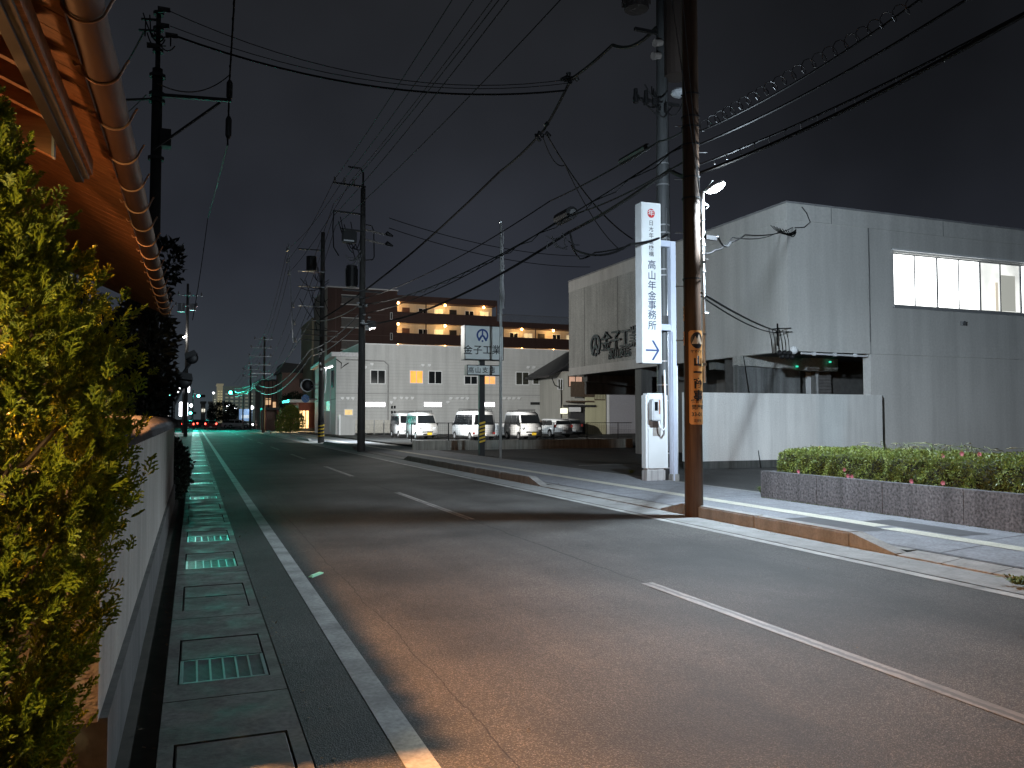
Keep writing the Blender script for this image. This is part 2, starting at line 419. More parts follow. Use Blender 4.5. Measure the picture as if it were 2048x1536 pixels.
# --- pavement on the right with lowered sections
PZ = 0.06
sheet('pavement', 7.98, 11.15, -8, 128, PZ, M_PAVE)
kerb_on = [(8.02, 11.75), (18.5, 30.6), (42.5, 52), (60, 66), (72, 84), (92, 122)]
def apron(y0, y1):
    b = MB()
    n = max(1, int((y1 - y0) / .6)); st = (y1 - y0) / n
    for i in range(n):
        a = y0 + i * st; c = a + st - .012
        b.quad((KX, a, .022), (7.97, a, PZ - .004), (7.97, c, PZ - .004), (KX, c, .022))
        b.quad((KX, a, .022), (KX, c, .022), (KX, c, -.05), (KX, a, -.05))
    struct(b.build('lowered_kerb', M_CONC))
prevy = -8.0
for a, c in kerb_on:
    apron(prevy, a - .72); prevy = c + .72
    h, wd = .19, .2
    b = MB(); n = max(1, round((c - a) / 1.95)); st = (c - a) / n
    for i in range(n):
        s = MB(); s.box(KX, KX + wd, a + i * st + .006, a + (i + 1) * st - .006, -.03, h); s.bevel(.02, 2)
        me = bpy.data.meshes.new('t'); s.bm.to_mesh(me); s.bm.free(); b.bm.from_mesh(me); bpy.data.meshes.remove(me)
    for y, dr in ((a - .004, -1), (c + .004, 1)):
        e_ = y + dr * .7
        b.prism([(KX, y, -.03), (KX, y, h), (KX, e_, .03), (KX, e_, -.03)], (wd, 0, 0))
    b.quad((KX + wd, a - .7, PZ - .003), (7.99, a - .7, PZ - .003), (7.99, c + .7, PZ - .003), (KX + wd, c + .7, PZ - .003))
    struct(b.build('kerb', M_CONC))
apron(prevy, 128)
sheet('tactile_paving', 9.08, 9.38, 9.05, 128, PZ + .005, M_TACT); sheet('tactile_paving', 9.0, 9.3, -8, 8.85, PZ + .005, M_TACT)
dkp = mat('dark_patch', (.07, .07, .075), .8)
sheet('pavement_patch', 8.55, 9.07, 8.7, 10.3, PZ + .003, dkp); sheet('pavement_patch', 9.40, 9.95, 7.9, 9.6, PZ + .003, dkp)
b = MB()
for y in np.arange(4.0, 60, 3.0):
    b.quad((8.0, y, PZ + .002), (9.06, y + .25, PZ + .002), (9.06, y + .275, PZ + .002), (8.0, y + .025, PZ + .002))
    b.quad((9.4, y + .5, PZ + .002), (11.0, y + .8, PZ + .002), (11.0, y + .825, PZ + .002), (9.4, y + .525, PZ + .002))
for x in (8.0, ): b.quad((x, -8, PZ + .003), (x + .03, -8, PZ + .003), (x + .03, 60, PZ + .003), (x, 60, PZ + .003))
struct(b.build('pavement_joint', dkp))
sheet('pavement_edging', 11.0, 11.14, 12.5, 128, PZ + .006, M_CONC)
# lots behind the pavement
sheet('forecourt', 11.15, 45, -8, 39.2, 0.045, M_LOT)
sheet('parking_lot', 11.15, 60, 39.2, 128, 0.15, M_LOT)
b = MB()
for k in range(5): b.box(14.2 + k * 3.4, 14.28 + k * 3.4, 52, 57, .152, .156)
struct(b.build('parking_bay_line', M_WHITEPAINT))
sheet('parking_edge_line', 12.0, 18.0, 24.6, 24.72, .051, M_WHITEPAINT)

# --- gutter on the left: concrete channel, lids and gratings
GX0, GX1, GZ = -0.137, 0.535, 0.022
b = MB(); lid_slots = []
b.quad((GX0, -4, -.05), (GX1, -4, -.05), (GX1, 130, -.05), (GX0, 130, -.05))
for i in range(32):
    y0 = 3.0 + 2.0 * (i - 2); y1 = y0 + 1.988
    b.box(GX0, GX0 + .07, y0, y1, -.05, GZ); b.box(GX1 - .07, GX1, y0, y1, -.05, GZ)
    b.box(GX0 + .07, GX1 - .07, y0, y0 + .30, -.05, GZ); b.box(GX0 + .07, GX1 - .07, y0 + 1.34, y1, -.05, GZ)
    lid_slots.append((y0 + .305, y0 + .815, i)); lid_slots.append((y0 + .825, y0 + 1.335, -1))
b.box(GX0, GX1, 63.02, 129, -.05, GZ)
struct(b.build('gutter_channel', M_LID))
LX0, LX1 = GX0 + .08, GX1 - .08
def lid_mesh():
    s = MB(); s.box(LX0, LX1, 0, .5, -.05, GZ - .002)
    s.bevel(.006, 1)
    return s
ly0 = lid_slots[0][0]
proto_lid = lid_mesh().build('gutter_lid', M_LID)
nb = MB(); nb.box(.12, .30, -.004, .018, GZ - .012, GZ - .0005)
notch = nb.build('lifting_slot', M_BLACKL, proto_lid)
proto_g = thing('drain_grating', (0, 0, 0), 'steel drain grating set in the concrete gutter beside the road', 'grating', 'steel gratings in the gutter')
s = MB()
for x0, x1, y0, y1 in ((LX0, LX0 + .02, 0, .5), (LX1 - .02, LX1, 0, .5), (LX0, LX1, 0, .02), (LX0, LX1, .48, .5)): s.box(x0, x1, y0, y1, -.04, GZ)
s.build('frame', M_GALV, proto_g)
s = MB(); wx = (LX1 - LX0 - .04) / 6
for k in range(1, 6): s.box(LX0 + .02 + wx * k - .006, LX0 + .02 + wx * k + .006, .02, .48, -.03, GZ - .001)
for k in range(18): y = .035 + k * .0255; s.box(LX0 + .02, LX1 - .02, y, y + .007, -.025, GZ - .004)
s.build('bars', M_GALV, proto_g)
usedl = usedg = False
for y0, y1, i in lid_slots:
    if i >= 0 and (i in (2, 3, 4, 6, 9, 11) or (i > 11 and i % 2 == 1)) and i != 4 or i == 5:
        o = copy_tree(proto_g) if usedg else proto_g; usedg = True
    else:
        o = copy_tree(proto_lid) if usedl else proto_lid; usedl = True
        tag(o, 'plain concrete lid in the gutter between the wall and the road', 'gutter lid', 'concrete lids of the gutter', 'thing')
    o.location = (0, y0, 0)
reflector = MB(); reflector.box(-.05, .05, -.05, .05, 0, .012).box(-.035, .035, -.04, .04, .012, .02)
rf = reflector.build('road_stud', emit('pale_road_reflector', (.35, .8, .6), .0))
rf.location = G(632, 1151); rf.rotation_euler = (0, 0, R(-35)); rf.scale = (.45, 2.4, 1)
tag(rf, 'small pale reflective sliver lying on the road by the left edge line', 'road stud', None, 'thing')

# ================================================================== LEFT SIDE: wall, house eave, conifer
WX = -0.36
wy0, wy1 = 3.9, 17.5
t = thing('garden_wall', (WX - .08, wy0, 0), 'long off white rendered garden wall with grey tile coping along the gutter', 'wall')
concrete('garden_render', (.36, .33, .295), .3, .85, 1.4)
MB().box(WX - .15, WX, wy0, wy1, .32, 1.46).build('body', MATS['garden_render'], t)
MB().box(WX - .18, WX + .035, wy0 + .05, wy1 - .02, -.06, .318).build('foundation', concrete('dark_foundation', (.13, .125, .12), .5), t)
s = MB(); n = int((wy1 - wy0) / .16)
def tilearc(u_, v_):
    y = wy0 - .05 + v_ * (wy1 - wy0 + .1); th_ = math.pi * u_
    k = (y / .16) % 1.0
    rr = .135 + .034 * (1 - k) ** .7
    return (WX - .075 - math.cos(th_) * rr * 1.05, y, 1.475 + math.sin(th_) * (rr * .92))
s.grid(tilearc, 10, n * 6)
s.build('coping', concrete('grey_roof_tile', (.085, .08, .078), .3, .45, 2), t, smooth=False)
MB().box(WX - .19, WX + .045, wy0 - .02, wy1 + .02, 1.462, 1.487).build('coping_bed', M_CONC, t)

# dark house behind the wall, with its long eave over the wall
RP = .45
def soff(x, off=0.0): return 3.03 + (-.44 - x) * RP + off     # height of the soffit at x
t = thing('wooden_house', (-2.4, 2, 0), 'dark wooden house with orange lit eave, rafters and copper gutter', 'house')
M_SOF = wood('soffit_board_wood', (.36, .16, .07), 'x', .6); M_RAF = wood('rafter_wood', (.42, .19, .085), 'x', .6)
EY0, EY1 = -1.5, 11.9
s = MB()
y = EY0
while y < EY1:
    s.prism([(-.45, y, soff(-.45)), (-2.6, y, soff(-2.6)), (-2.6, y, soff(-2.6) + .02), (-.45, y, soff(-.45) + .02)], (0, min(.17, EY1 - y), 0)); y += .176
s.build('soffit', M_SOF, t)
MB().prism([(-.40, EY0, 3.07), (-.36, EY0, 3.12), (-3.6, EY0, soff(-3.6) + .2), (-3.6, EY0, soff(-3.6) + .1)], (0, EY1 - EY0, 0)).build('roof', M_ROOFT, t)
MB().prism([(-3.5, 4.7, 0), (-1.72, 4.7, 0), (-1.72, 4.7, soff(-1.72) - .01), (-3.5, 4.7, soff(-3.5) - .01)], (0, 7.1, 0)).build('wall', wood('charred_board', (.02, .017, .015), 'z', .8), t)
capm = mat('pale_painted_end', (.50, .50, .50), .6, 0, .15)
k = 0; y = EY0 + .14
while y < EY1:
    if y < 4.45:        # deep exposed rafters of the lower tier, white painted ends
        x1 = -.635; d = .205 if abs(y - 4.28) > .15 else .30
        r = MB().prism([(x1, y, soff(x1) - .102), (x1, y, soff(x1) - d), (-2.5, y, soff(-2.5) - d), (-2.5, y, soff(-2.5) - .102)], (0, .045, 0)).build('rafter', M_RAF, t)
        MB().box(x1 + .001, x1 + .012, y - .003, y + .048, soff(x1) - d - .004, soff(x1) - .104).build('end_cap', capm, r)
    y += .28; k += 1
s = MB(); y = EY0
while y < 4.4:
    s.prism([(-.64, y, soff(-.64) - .10), (-2.6, y, soff(-2.6) - .10), (-2.6, y, soff(-2.6) - .085), (-.64, y, soff(-.64) - .085)], (0, min(.17, 4.45 - y), 0)); y += .176
s.build('lower_soffit', M_SOF, t)
# hanging rail along the rafter ends
MB().box(-.612, -.572, EY0, 4.87, 2.868, 2.93).build('hanging_rail', mat('black_rail', (.012, .011, .010), .5), t)
MB().box(-.571, -.543, EY0, 4.85, 2.885, 2.95).build('rail_side', mat('grey_rail', (.10, .10, .10), .5), t)
MB().box(-.542, -.525, EY0, 4.83, 2.90, 2.985).build('rail_board', M_RAF, t)
# half round copper gutter with hooks
g_ = MB()
def gut(u_, v_):
    th_ = math.pi * (1 + u_); y = EY0 + v_ * (EY1 - EY0)
    rr = .066 + .0035 * math.sin(y * 9) * math.sin(y * 2.3)
    return (-.375 + math.cos(th_) * rr, y, 3.04 + math.sin(th_) * rr)
g_.grid(gut, 12, 60)
for v_ in (0, 1): g_.prism([gut(i / 12, v_) for i in range(13)], (0, .004, 0))
gt = g_.build('rain_gutter', mat('aged_copper', (.085, .042, .026), .58, .2, .35, 5, col2=(.10, .055, .04), stretch=(3, .6, 3)), t, smooth=True)
for i, y in enumerate(np.arange(.3, EY1, .56)):
    hk = MB(); pts = [(-.49, y - .02, 3.07), (-.47, y, 3.03)]
    pts += [(-.375 + math.cos(a) * .074, y, 3.04 + math.sin(a) * .074) for a in np.linspace(math.pi * 1.02, math.pi * 1.9, 10)] + [(-.29, y + .005, 3.055), (-.275, y + .01, 3.085)]
    hk.tube(pts, .0055, 6)
    hk.build('gutter_hook', mat('hook_wire', (.42, .24, .15), .5, .3), gt)

# porch lamp under the eave, unseen; its orange light shows on the soffit
PL = Vector((-1.30, 4.36, 2.32))
t = thing('porch_lamp', PL, 'orange globe lamp hanging under the eave behind the conifer', 'lamp')
MB().ball(PL, .07, 14).build('globe', emit('sodium_globe', (1, .48, .16), 6), t)
MB().cyl(PL + Vector((0, 0, .06)), PL + Vector((0, 0, 1.02)), .012).cyl(PL + Vector((0, 0, .05)), PL + Vector((0, 0, .10)), .04, .03).build('stem', M_DARK, t)
lamp('porch_light', 'POINT', PL + Vector((0, 0, -.09)), PORCH_W, (1, .46, .17), t, .07)
GL = Vector((-1.65, .75, 2.05))  # added lamp, out of view, that brightens the front of the conifer
t = thing('added_conifer_lamp', GL - Vector((0, 0, 2.05)), 'small unseen yellow lamp on a short post, added to light the conifer', 'lamp')
MB().ball(GL, .06, 12).build('globe', emit('amber_fill_globe', (1, .72, .32), 5), t); MB().cyl(GL - Vector((0, 0, 2.0)), GL - Vector((0, 0, .05)), .025).build('post', M_DARK, t)
MB().tube([GL + Vector((0, 0, .04)), GL + Vector((0, 0, .10)), GL + Vector((0, 0, .13))], [.11, .10, .03], 14).build('shade', M_DARK, t)
lamp('conifer_fill_light', 'SPOT', GL + Vector((.09, .09, -.02)), CONIFER_FILL_W, (1, .76, .34), t, .06, target=(-.62, 2.7, 1.05), spot=R(86), blend=.35)
FL = Vector((-1.50, 3.84, 2.74)); FD = Vector((.93, .36, 0))  # added flood lamp, out of view, for the orange light on the road
t = thing('added_eave_floodlight', FL, 'unseen orange flood light added beneath the eave under a flat hood, lighting the road', 'lamp')
MB().bar(FL - FD * .18 + Vector((0, 0, .075)), FL + FD * .30 + Vector((0, 0, .075)), .7, .012).bar(FL + FD * .306 + Vector((0, 0, -.030)), FL + FD * .306 + Vector((0, 0, .08)), .7, .012, FD).build('hood', M_DARK, t)  # hood shaped to keep the flood light off the rafters and pole
MB().bar(FL + FD * -.12 + Vector((0, 0, .08)), FL + FD * -.12 + Vector((0, 0, .36)), .03, .03).build('bracket', M_DARK, t)
MB().ball(FL, .03, 10).build('bulb', emit('sodium_globe', (1, .48, .16), 6), t)
lamp('flood_light', 'SPOT', FL + FD * .05 + Vector((0, 0, 0)), FLOOD_W, (1, .44, .16), t, .065, target=(4.6, 6.2, 0), spot=R(130), blend=.5)

# conifer by the entrance
g = np.random.default_rng(5)
CC = np.array([-.70, 2.70]); 
prof_z = [0.15, .4, .8, 1.0, 1.3, 1.5, 1.8, 2.05, 2.22, 2.42, 2.6]
prof_r = [.24, .33, .37, .42, .50, .525, .48, .39, .29, .18, .09]
t = thing('conifer', (CC[0], CC[1], 0), 'bushy golden green conifer beside the entrance, lit orange from behind', 'tree')
P_, D_, S_, L_, W_ = [], [], [], [], []
def frond(p, d, L, g, big=1.0):
    """A flat spray of scale-leaved twigs: a main shoot with alternating side shoots of short fingers."""
    d = d / np.linalg.norm(d); s = np.cross(d, g.normal(size=3)); s /= np.linalg.norm(s)
    nrm = np.cross(d, s)
    nside = 7
    def shoot(a, dd, l, wd):
        for q in (s, nrm):
            sd = q - dd * (q @ dd); nn_ = np.linalg.norm(sd)
            if nn_ < .1: sd = np.cross(dd, [.3, .5, .8]); nn_ = np.linalg.norm(sd)
            P_.append(a); D_.append(dd); S_.append(sd / nn_); L_.append(l); W_.append(wd)
    for i in range(nside):
        f = i / nside; a = p + d * L * f + np.array([0, 0, -.04 * L * f])
        sg = 1 if i % 2 else -1
        dd = d * .75 + s * sg * .62 + g.normal(size=3) * .12; dd /= np.linalg.norm(dd)
        l = L * (.55 - .36 * f)
        shoot(a, dd, l, .0068 * big)
        for q in range(3):
            a2 = a + dd * l * (.25 + .25 * q); d2 = dd * .8 + (d if q % 2 else s * sg) * .5 + g.normal(size=3) * .15; d2 /= np.linalg.norm(d2)
            shoot(a2, d2, l * .46, .0066 * big)
    shoot(p, d, L, .006 * big); shoot(p + d * L * .7, d, L * .38, .0065 * big)
nplume = 1450
for i in range(nplume):
    z = g.uniform(.15, 2.55); r0 = np.interp(z, prof_z, prof_r) * (1 + g.normal() * .06)
    a = g.uniform(0, 2 * math.pi)
    o_ = np.array([math.cos(a), math.sin(a), 0])
    up = .55 + .5 * g.random() + .35 * (z / 2.5)
    d = o_ * .62 + np.array([0, 0, up]) + g.normal(size=3) * .12; d /= np.linalg.norm(d)
    ln = g.uniform(.18, .34)
    tip = np.array([CC[0], CC[1], z]) + o_ * r0
    base = tip - d * ln * .8
    for q in range(8):
        f = q / 7.0
        p = base + d * ln * f * .8 + g.normal(size=3) * .018
        dd = d + g.normal(size=3) * (.42 - .25 * f)
        frond(p, dd, g.uniform(.045, .085) * (1.05 - .3 * f), g)
M_CON = leafmat('golden_conifer_leaf', (.36, .35, .02), (.12, .16, .015), .55, .4)
leaves('crown', P_, D_, S_, L_, W_, M_CON, t)
s = MB(); s.tube([(CC[0], CC[1], -.05), (CC[0] + .02, CC[1], 1.0), (CC[0], CC[1] + .02, 2.3)], [.07, .05, .015], 10)
for i in range(40):
    z = .3 + i * .05; a = i * 2.4; r0 = np.interp(z + .2, prof_z, prof_r) * .8
    s.tube([(CC[0], CC[1], z), (CC[0] + math.cos(a) * r0 * .6, CC[1] + math.sin(a) * r0 * .6, z + .12), (CC[0] + math.cos(a) * r0, CC[1] + math.sin(a) * r0, z + .34)], [.014, .009, .003], 5)
s.build('trunk', wood('conifer_bark', (.10, .06, .04), 'z'), t)

def leaf_blob(n, blobs, L, W, g, up=.3):
    """Leaves through the shells of several ellipsoids (centre, radii)."""
    P, D = [], []
    vol = np.array([b[1][0] * b[1][1] + b[1][1] * b[1][2] + b[1][0] * b[1][2] for b in blobs]); cnt = (n * vol / vol.sum()).astype(int)
    for (c, r), k in zip(blobs, cnt):
        d = unit(g.normal(size=(k, 3))); rad = 1 - np.abs(g.normal(size=(k, 1))) * .16
        lump = 1 + .10 * np.sin(d[:, :1] * 7 + d[:, 1:2] * 5 + d[:, 2:] * 9)
        P.append(np.array(c) + d * rad * lump * np.array(r)); D.append(unit(d + g.normal(size=(k, 3)) * .8 + np.array([0, 0, up])))
    P, D = np.concatenate(P), np.concatenate(D)
    return P, D, rand_side(D, g), L * g.uniform(.6, 1.2, len(P)), W * g.uniform(.6, 1.2, len(P))
def tree(name, base, trunk_h, blobs, n, L, W, m, label, cat='tree', tr=.12, group=None, seed=1):
    g = np.random.default_rng(seed); base = Vector(base)
    t = thing(name, base, label, cat, group)
    bl = [(np.array(base) + np.array(c), r) for c, r in blobs]
    leaves('crown', *leaf_blob(n, bl, L, W, g), m, t)
    s = MB(); s.tube([base - Vector((0, 0, .1)), base + Vector((.05, 0, trunk_h * .6)), base + Vector((0, .05, trunk_h))], [tr, tr * .8, tr * .4], 8)
    for c, r in bl:
        s.tube([base + Vector((0, 0, trunk_h * .55)), (base + Vector((0, 0, trunk_h))).lerp(Vector(c), .5), Vector(c)], [tr * .5, tr * .3, tr * .1], 6)
    s.build('trunk', wood('dark_bark', (.06, .045, .035), 'z'), t); return t
M_IVY = leafmat('dark_evergreen_leaf', (.022, .035, .014), (.012, .02, .01), .6, .12)
M_IVY2 = leafmat('black_green_leaf', (.010, .016, .009), (.006, .009, .006), .75, .08)
tree('bush', (-.46, 19.4, 0), .6, [((0, -1.0, .6), (.34, .9, .68)), ((.03, .2, .5), (.40, .9, .6)), ((.0, 1.4, .4), (.36, .8, .45)), ((-.2, -.2, 1.0), (.3, 1.5, .5)), ((.05, -1.5, .3), (.30, .5, .35))], 5200, .10, .055, M_IVY,
     'dark leafy bush spilling over the gutter past the end of the garden wall', 'bush', .05, seed=3)
tree('evergreen_tree', (-1.15, 16.4, 0), 2.2, [((-.1, 0, 2.0), (.62, 2.0, 1.25)), ((.25, .9, 1.7), (.42, 1.2, .9)), ((.1, -.6, 2.9), (.5, .8, .6)), ((.45, 1.2, 2.3), (.34, .7, .5)), ((-.9, 1, 2.6), (.9, 2, 1.4))], 9500, .15, .085, M_IVY2,
     'black evergreen garden tree rising behind the far end of the wall', 'tree', .10, seed=4)
tree('evergreen_tree', (-.78, 13.2, 0), 3.4, [((.32, .3, 4.02), (.27, .35, .34)), ((.1, .2, 3.5), (.3, .35, .5)), ((.08, 0, 2.7), (.42, .8, .75)), ((-.2, 0, 1.9), (.55, 1.2, .7))], 5200, .12, .065, M_IVY2,
     'small dark treetop showing just above the end of the house gutter', 'tree', .06, seed=6)
tree('shrub', (-1.35, 8.6, 0), 1.5, [((0, 0, 1.5), (.68, 2.6, .95)), ((-.1, 2.4, 1.6), (.75, 2.0, 1.1)), ((-.1, -1.3, 1.4), (.6, 1.2, .8))], 9000, .13, .075, M_IVY2,
     'mass of dark garden shrubbery directly behind the tiled wall', 'shrub', .08, seed=7)

# ================================================================== RIGHT SIDE, NEAR: wooden pole, street lamp, signs
WP = Vector((7.665, 11.44, 0)); WPR = .145
def pole_shaft(base, h, r0, r1, n=18):
    s = MB(); base = Vector(base)
    s.tube([base + Vector((0, 0, z)) for z in np.linspace(-.1, h, 8)], [r0 + (r1 - r0) * q for q in np.linspace(0, 1, 8)], n)
    return s
t = thing('wooden_utility_pole', WP, 'brown wooden utility pole in the kerb carrying an orange advertisement plate', 'utility pole')
pole_shaft(WP, 11.0, WPR + .005, WPR - .02).build('shaft', M_WOODPOLE, t, True)
toc = Vector((-WP.x, -WP.y, 0)).normalized(); sid = Vector((toc.y, -toc.x, 0)).normalized()   # towards the viewer's street side
def wrap(cz, ang0, ang1, z0, z1, rr, m, name, par, corner=.0):
    """A thin plate bent round the pole between two angles (measured from the street side) and two heights."""
    s = MB(); n = 14
    def P(u_, r_):
        a = ang0 + (ang1 - ang0) * u_; d = toc * math.cos(a) - sid * math.sin(a); return WP + d * r_
    for i in range(n):
        u0, u1 = i / n, (i + 1) / n
        f = lambda u_: corner * (1 - math.sqrt(max(0, 1 - (1 - min(1, min(u_, 1 - u_) / .15)) ** 2)))
        a0, a1, b0, b1 = P(u0, rr), P(u1, rr), P(u0, rr - .004), P(u1, rr - .004)
        za0, za1, zb0, zb1 = z0 + f(u0), z0 + f(u1), z1 - f(u0), z1 - f(u1)
        vs = [(*a0.xy, za0), (*a1.xy, za1), (*a1.xy, zb1), (*a0.xy, zb0)]; bs = [(*b0.xy, za0), (*b1.xy, za1), (*b1.xy, zb1), (*b0.xy, zb0)]
        s.quad(*vs); s.quad(*bs[::-1]); s.quad(vs[0], bs[0], bs[1], vs[1]); s.quad(vs[3], vs[2], bs[2], bs[3])
        if i == 0: s.quad(vs[0], vs[3], bs[3], bs[0])
        if i == n - 1: s.quad(vs[1], bs[1], bs[2], vs[2])
    return s.build(name, m, par)
zz = lambda v: EYE + (838 - v) / F_PX * 13.3
APR = WPR + .010
plate = wrap(0, R(-24), R(112), zz(849), zz(660), APR, M_ORANGEPL, 'advert_plate', t, .03)
def wraptext(name, me, acenter, zc, m, par, rr=APR + .002):
    bm_ = bmesh.new(); bm_.from_mesh(me)
    xs = [v.co.x for v in bm_.verts]; x = math.floor(min(xs) / .015) * .015
    while x < max(xs):          # slice finely so that the letters bend with the plate
        bmesh.ops.bisect_plane(bm_, geom=bm_.verts[:] + bm_.edges[:] + bm_.faces[:], plane_co=(x, 0, 0), plane_no=(1, 0, 0)); x += .015
    bm_.to_mesh(me); bm_.free()
    for v in me.vertices:
        a = acenter + v.co.x / rr; d = toc * math.cos(a) - sid * math.sin(a); p = WP + d * (rr + v.co.z); v.co = (p.x, p.y, zc + v.co.y)
    return link(name, me, m, par)
def wt(s, size, v, m=M_BLACKL, off=0.004, a=R(40), align='CENTER', vertical=False):
    if vertical:
        for i, ch in enumerate(s): wraptext('lettering', text_mesh(ch, size, off * 2), a, zz(v[i]), m, plate)
    else: wraptext('lettering', text_mesh(s, size, off, 0, align), a, zz(v), m, plate)
A0 = R(22)
wt('山一商事', .175, (724, 746, 768, 792), vertical=True, a=A0 + R(14))
L0 = R(-17)
wt('ヤマイチ', .055, 703, a=L0 + R(5), align='LEFT', off=.002)
wt('総合食品', .068, 803, a=L0 + R(5), align='LEFT', off=.002)
wt('問屋町', .085, 815, a=L0 + R(8), align='LEFT', off=.002)
wt('33-01', .085, 829, a=L0 + R(8), align='LEFT', off=.003)
wt('花岡町', .052, 842, a=L0 + R(20), align='LEFT', off=.001)
# emblem: black disc with two white peaks
s = MB(); s.bm.faces.new([s.bm.verts.new((math.cos(q) * .115, math.sin(q) * .135, 0)) for q in np.linspace(0, 2 * math.pi, 40, endpoint=False)])
bmesh.ops.triangulate(s.bm, faces=s.bm.faces[:]); bmesh.ops.subdivide_edges(s.bm, edges=s.bm.edges[:], cuts=3, use_grid_fill=True)
me = bpy.data.meshes.new('emblem'); s.bm.to_mesh(me); s.bm.free(); wraptext('emblem', me, A0 + R(8), zz(680), M_BLACKL, plate)
s = MB()
mt_ = [(-.095, -.055), (-.035, .075), (-.005, .025), (.03, .105), (.11, -.055), (.045, -.055), (.03, -.02), (.012, -.055)]
s.bm.faces.new([s.bm.verts.new((x, y - .005, .0015)) for x, y in mt_]); bmesh.ops.triangulate(s.bm, faces=s.bm.faces[:])
bmesh.ops.subdivide_edges(s.bm, edges=s.bm.edges[:], cuts=3)
me = bpy.data.meshes.new('emblem_peak'); s.bm.to_mesh(me); s.bm.free(); wraptext('emblem_peak', me, A0 + R(8), zz(680), mat('cream_print', (.62, .5, .38), .5), plate)
# small side plates and bands
for v0_, v1_ in ((640, 610), (690, 661)):
    p_ = wrap(0, R(-82), R(-56), zz(v0_), zz(v1_), APR, M_ORANGEPL, 'number_plate', t, .01)
    for i, ch in enumerate('花岡幹'): wraptext('lettering', text_mesh(ch, .05, .001), R(-68), zz(v1_ + 7 + i * 8), M_BLACKL, p_)
for z in (3.9, 5.25, 5.6, 6.15, 6.45, 6.62, 7.0):
    wrap(0, R(-180), R(180), z, z + .025, WPR + .012, M_DARK, 'band', t)
for k in range(9):
    z = 2.9 + k * .45; a = R(100) if k % 2 else R(-80)
    d = toc * math.cos(a) - sid * math.sin(a)
    MB().cyl(WP + d * .1 + Vector((0, 0, z)), WP + d * .27 + Vector((0, 0, z)), .009).build('step_bolt', M_GALV, t)

# street lamp on the pole
cd = Vector((math.cos(YAW), -math.sin(YAW), 0))       # along the picture's right
LB = WP + cd * (WPR + .05)
t = thing('street_lamp', LB + Vector((0, 0, 4.9)), 'white LED street lamp on a slim pipe strapped to the brown wooden pole', 'street lamp')
MB().tube([LB + Vector((0, 0, z)) for z in (2.2, 3.5, 5.40)], .022, 8).build('pipe', M_WHITE, t, True)
hd = (cd * .82 + Vector((0, 0, .42))).normalized(); hn = (Vector((0, 0, -1)) - hd * hd.dot(Vector((0, 0, -1)))).normalized(); hs = hd.cross(hn)
ho = LB + cd * .05 + Vector((0, 0, 5.37))
s = MB(); s.bar(ho - hn * .03, ho + hd * .34 - hn * .03, .13, .045, hn); s.bevel(.015, 2); s.build('head', M_WHITE, t)
s = MB()
def lens(u_, v_):
    a = math.pi * u_
    return ho + hd * (.015 + .345 * v_) + hs * (math.cos(a) * .085 * max(.05, math.sin(math.pi * v_)) ** .55) + hn * (-.006 + .08 * math.sin(a) * max(.05, math.sin(math.pi * v_)) ** .5)
s.grid(lens, 8, 8)
s.build('lens', emit('led_lens', (.86, .95, 1.0), 60), t, True)
MB().tube([ho + hd * .05 - hn * .06, ho + hd * .2 - hn * .13], .007, 6).build('lightning_rod', M_WHITE, t)
for z in (4.9, 4.2, 3.6, 3.0, 2.5):
    s = MB(); s.box(-.03, .03, -.03, .03, z - .02, z + .02)
    for v in s.bm.verts: v.co = LB + cd * v.co.x + Vector((cd.y, -cd.x, 0)) * v.co.y + Vector((0, 0, v.co.z))
    s.build('clamp', M_GALV, t)
s = MB(); g = np.random.default_rng(2)
for k in range(7):
    z = 4.05 + k * .07; s.ball(LB + Vector((0, 0, z)) + Vector(g.normal(size=3) * .015), .035, 7, (1, .8, .7))
s.tube([LB + Vector((0, 0, 4.5)), LB - cd * .06 + Vector((0, 0, 4.8)), LB - cd * .05 + Vector((0, 0, 5.3))], .012, 6)
s.tube([LB + cd * .03 + Vector((0, 0, 5.2)), LB + cd * .1 + Vector((0, 0, 5.14)), LB + cd * .05 + Vector((0, 0, 5.1))], .009, 6)
s.build('wire_bundle', M_WHITE, t)
lamp('street_light', 'POINT', ho + hd * .4 + cd * .08, 130, (.72, .87, 1.0), t, .08)
lo_ = ho + hd * .34 + hn * .12 + cd * .08
lamp('street_light', 'SPOT', lo_, LED_W, (.72, .87, 1.0), t, .10, target=lo_ + cd * .35 + Vector((0, 0, -1)), spot=R(179), blend=.4)
lamp('street_light', 'SPOT', lo_ + cd * .02, LED_SIDE_W, (.72, .87, 1.0), t, .20, target=(34, 24.5, 5.5), spot=R(130), blend=1.0)
lamp('street_light', 'SPOT', lo_ + Vector((0, .05, 0)), 5200, (.72, .88, 1.0), t, .12, target=(4.2, 46, 2.5), spot=R(58), blend=1.0)

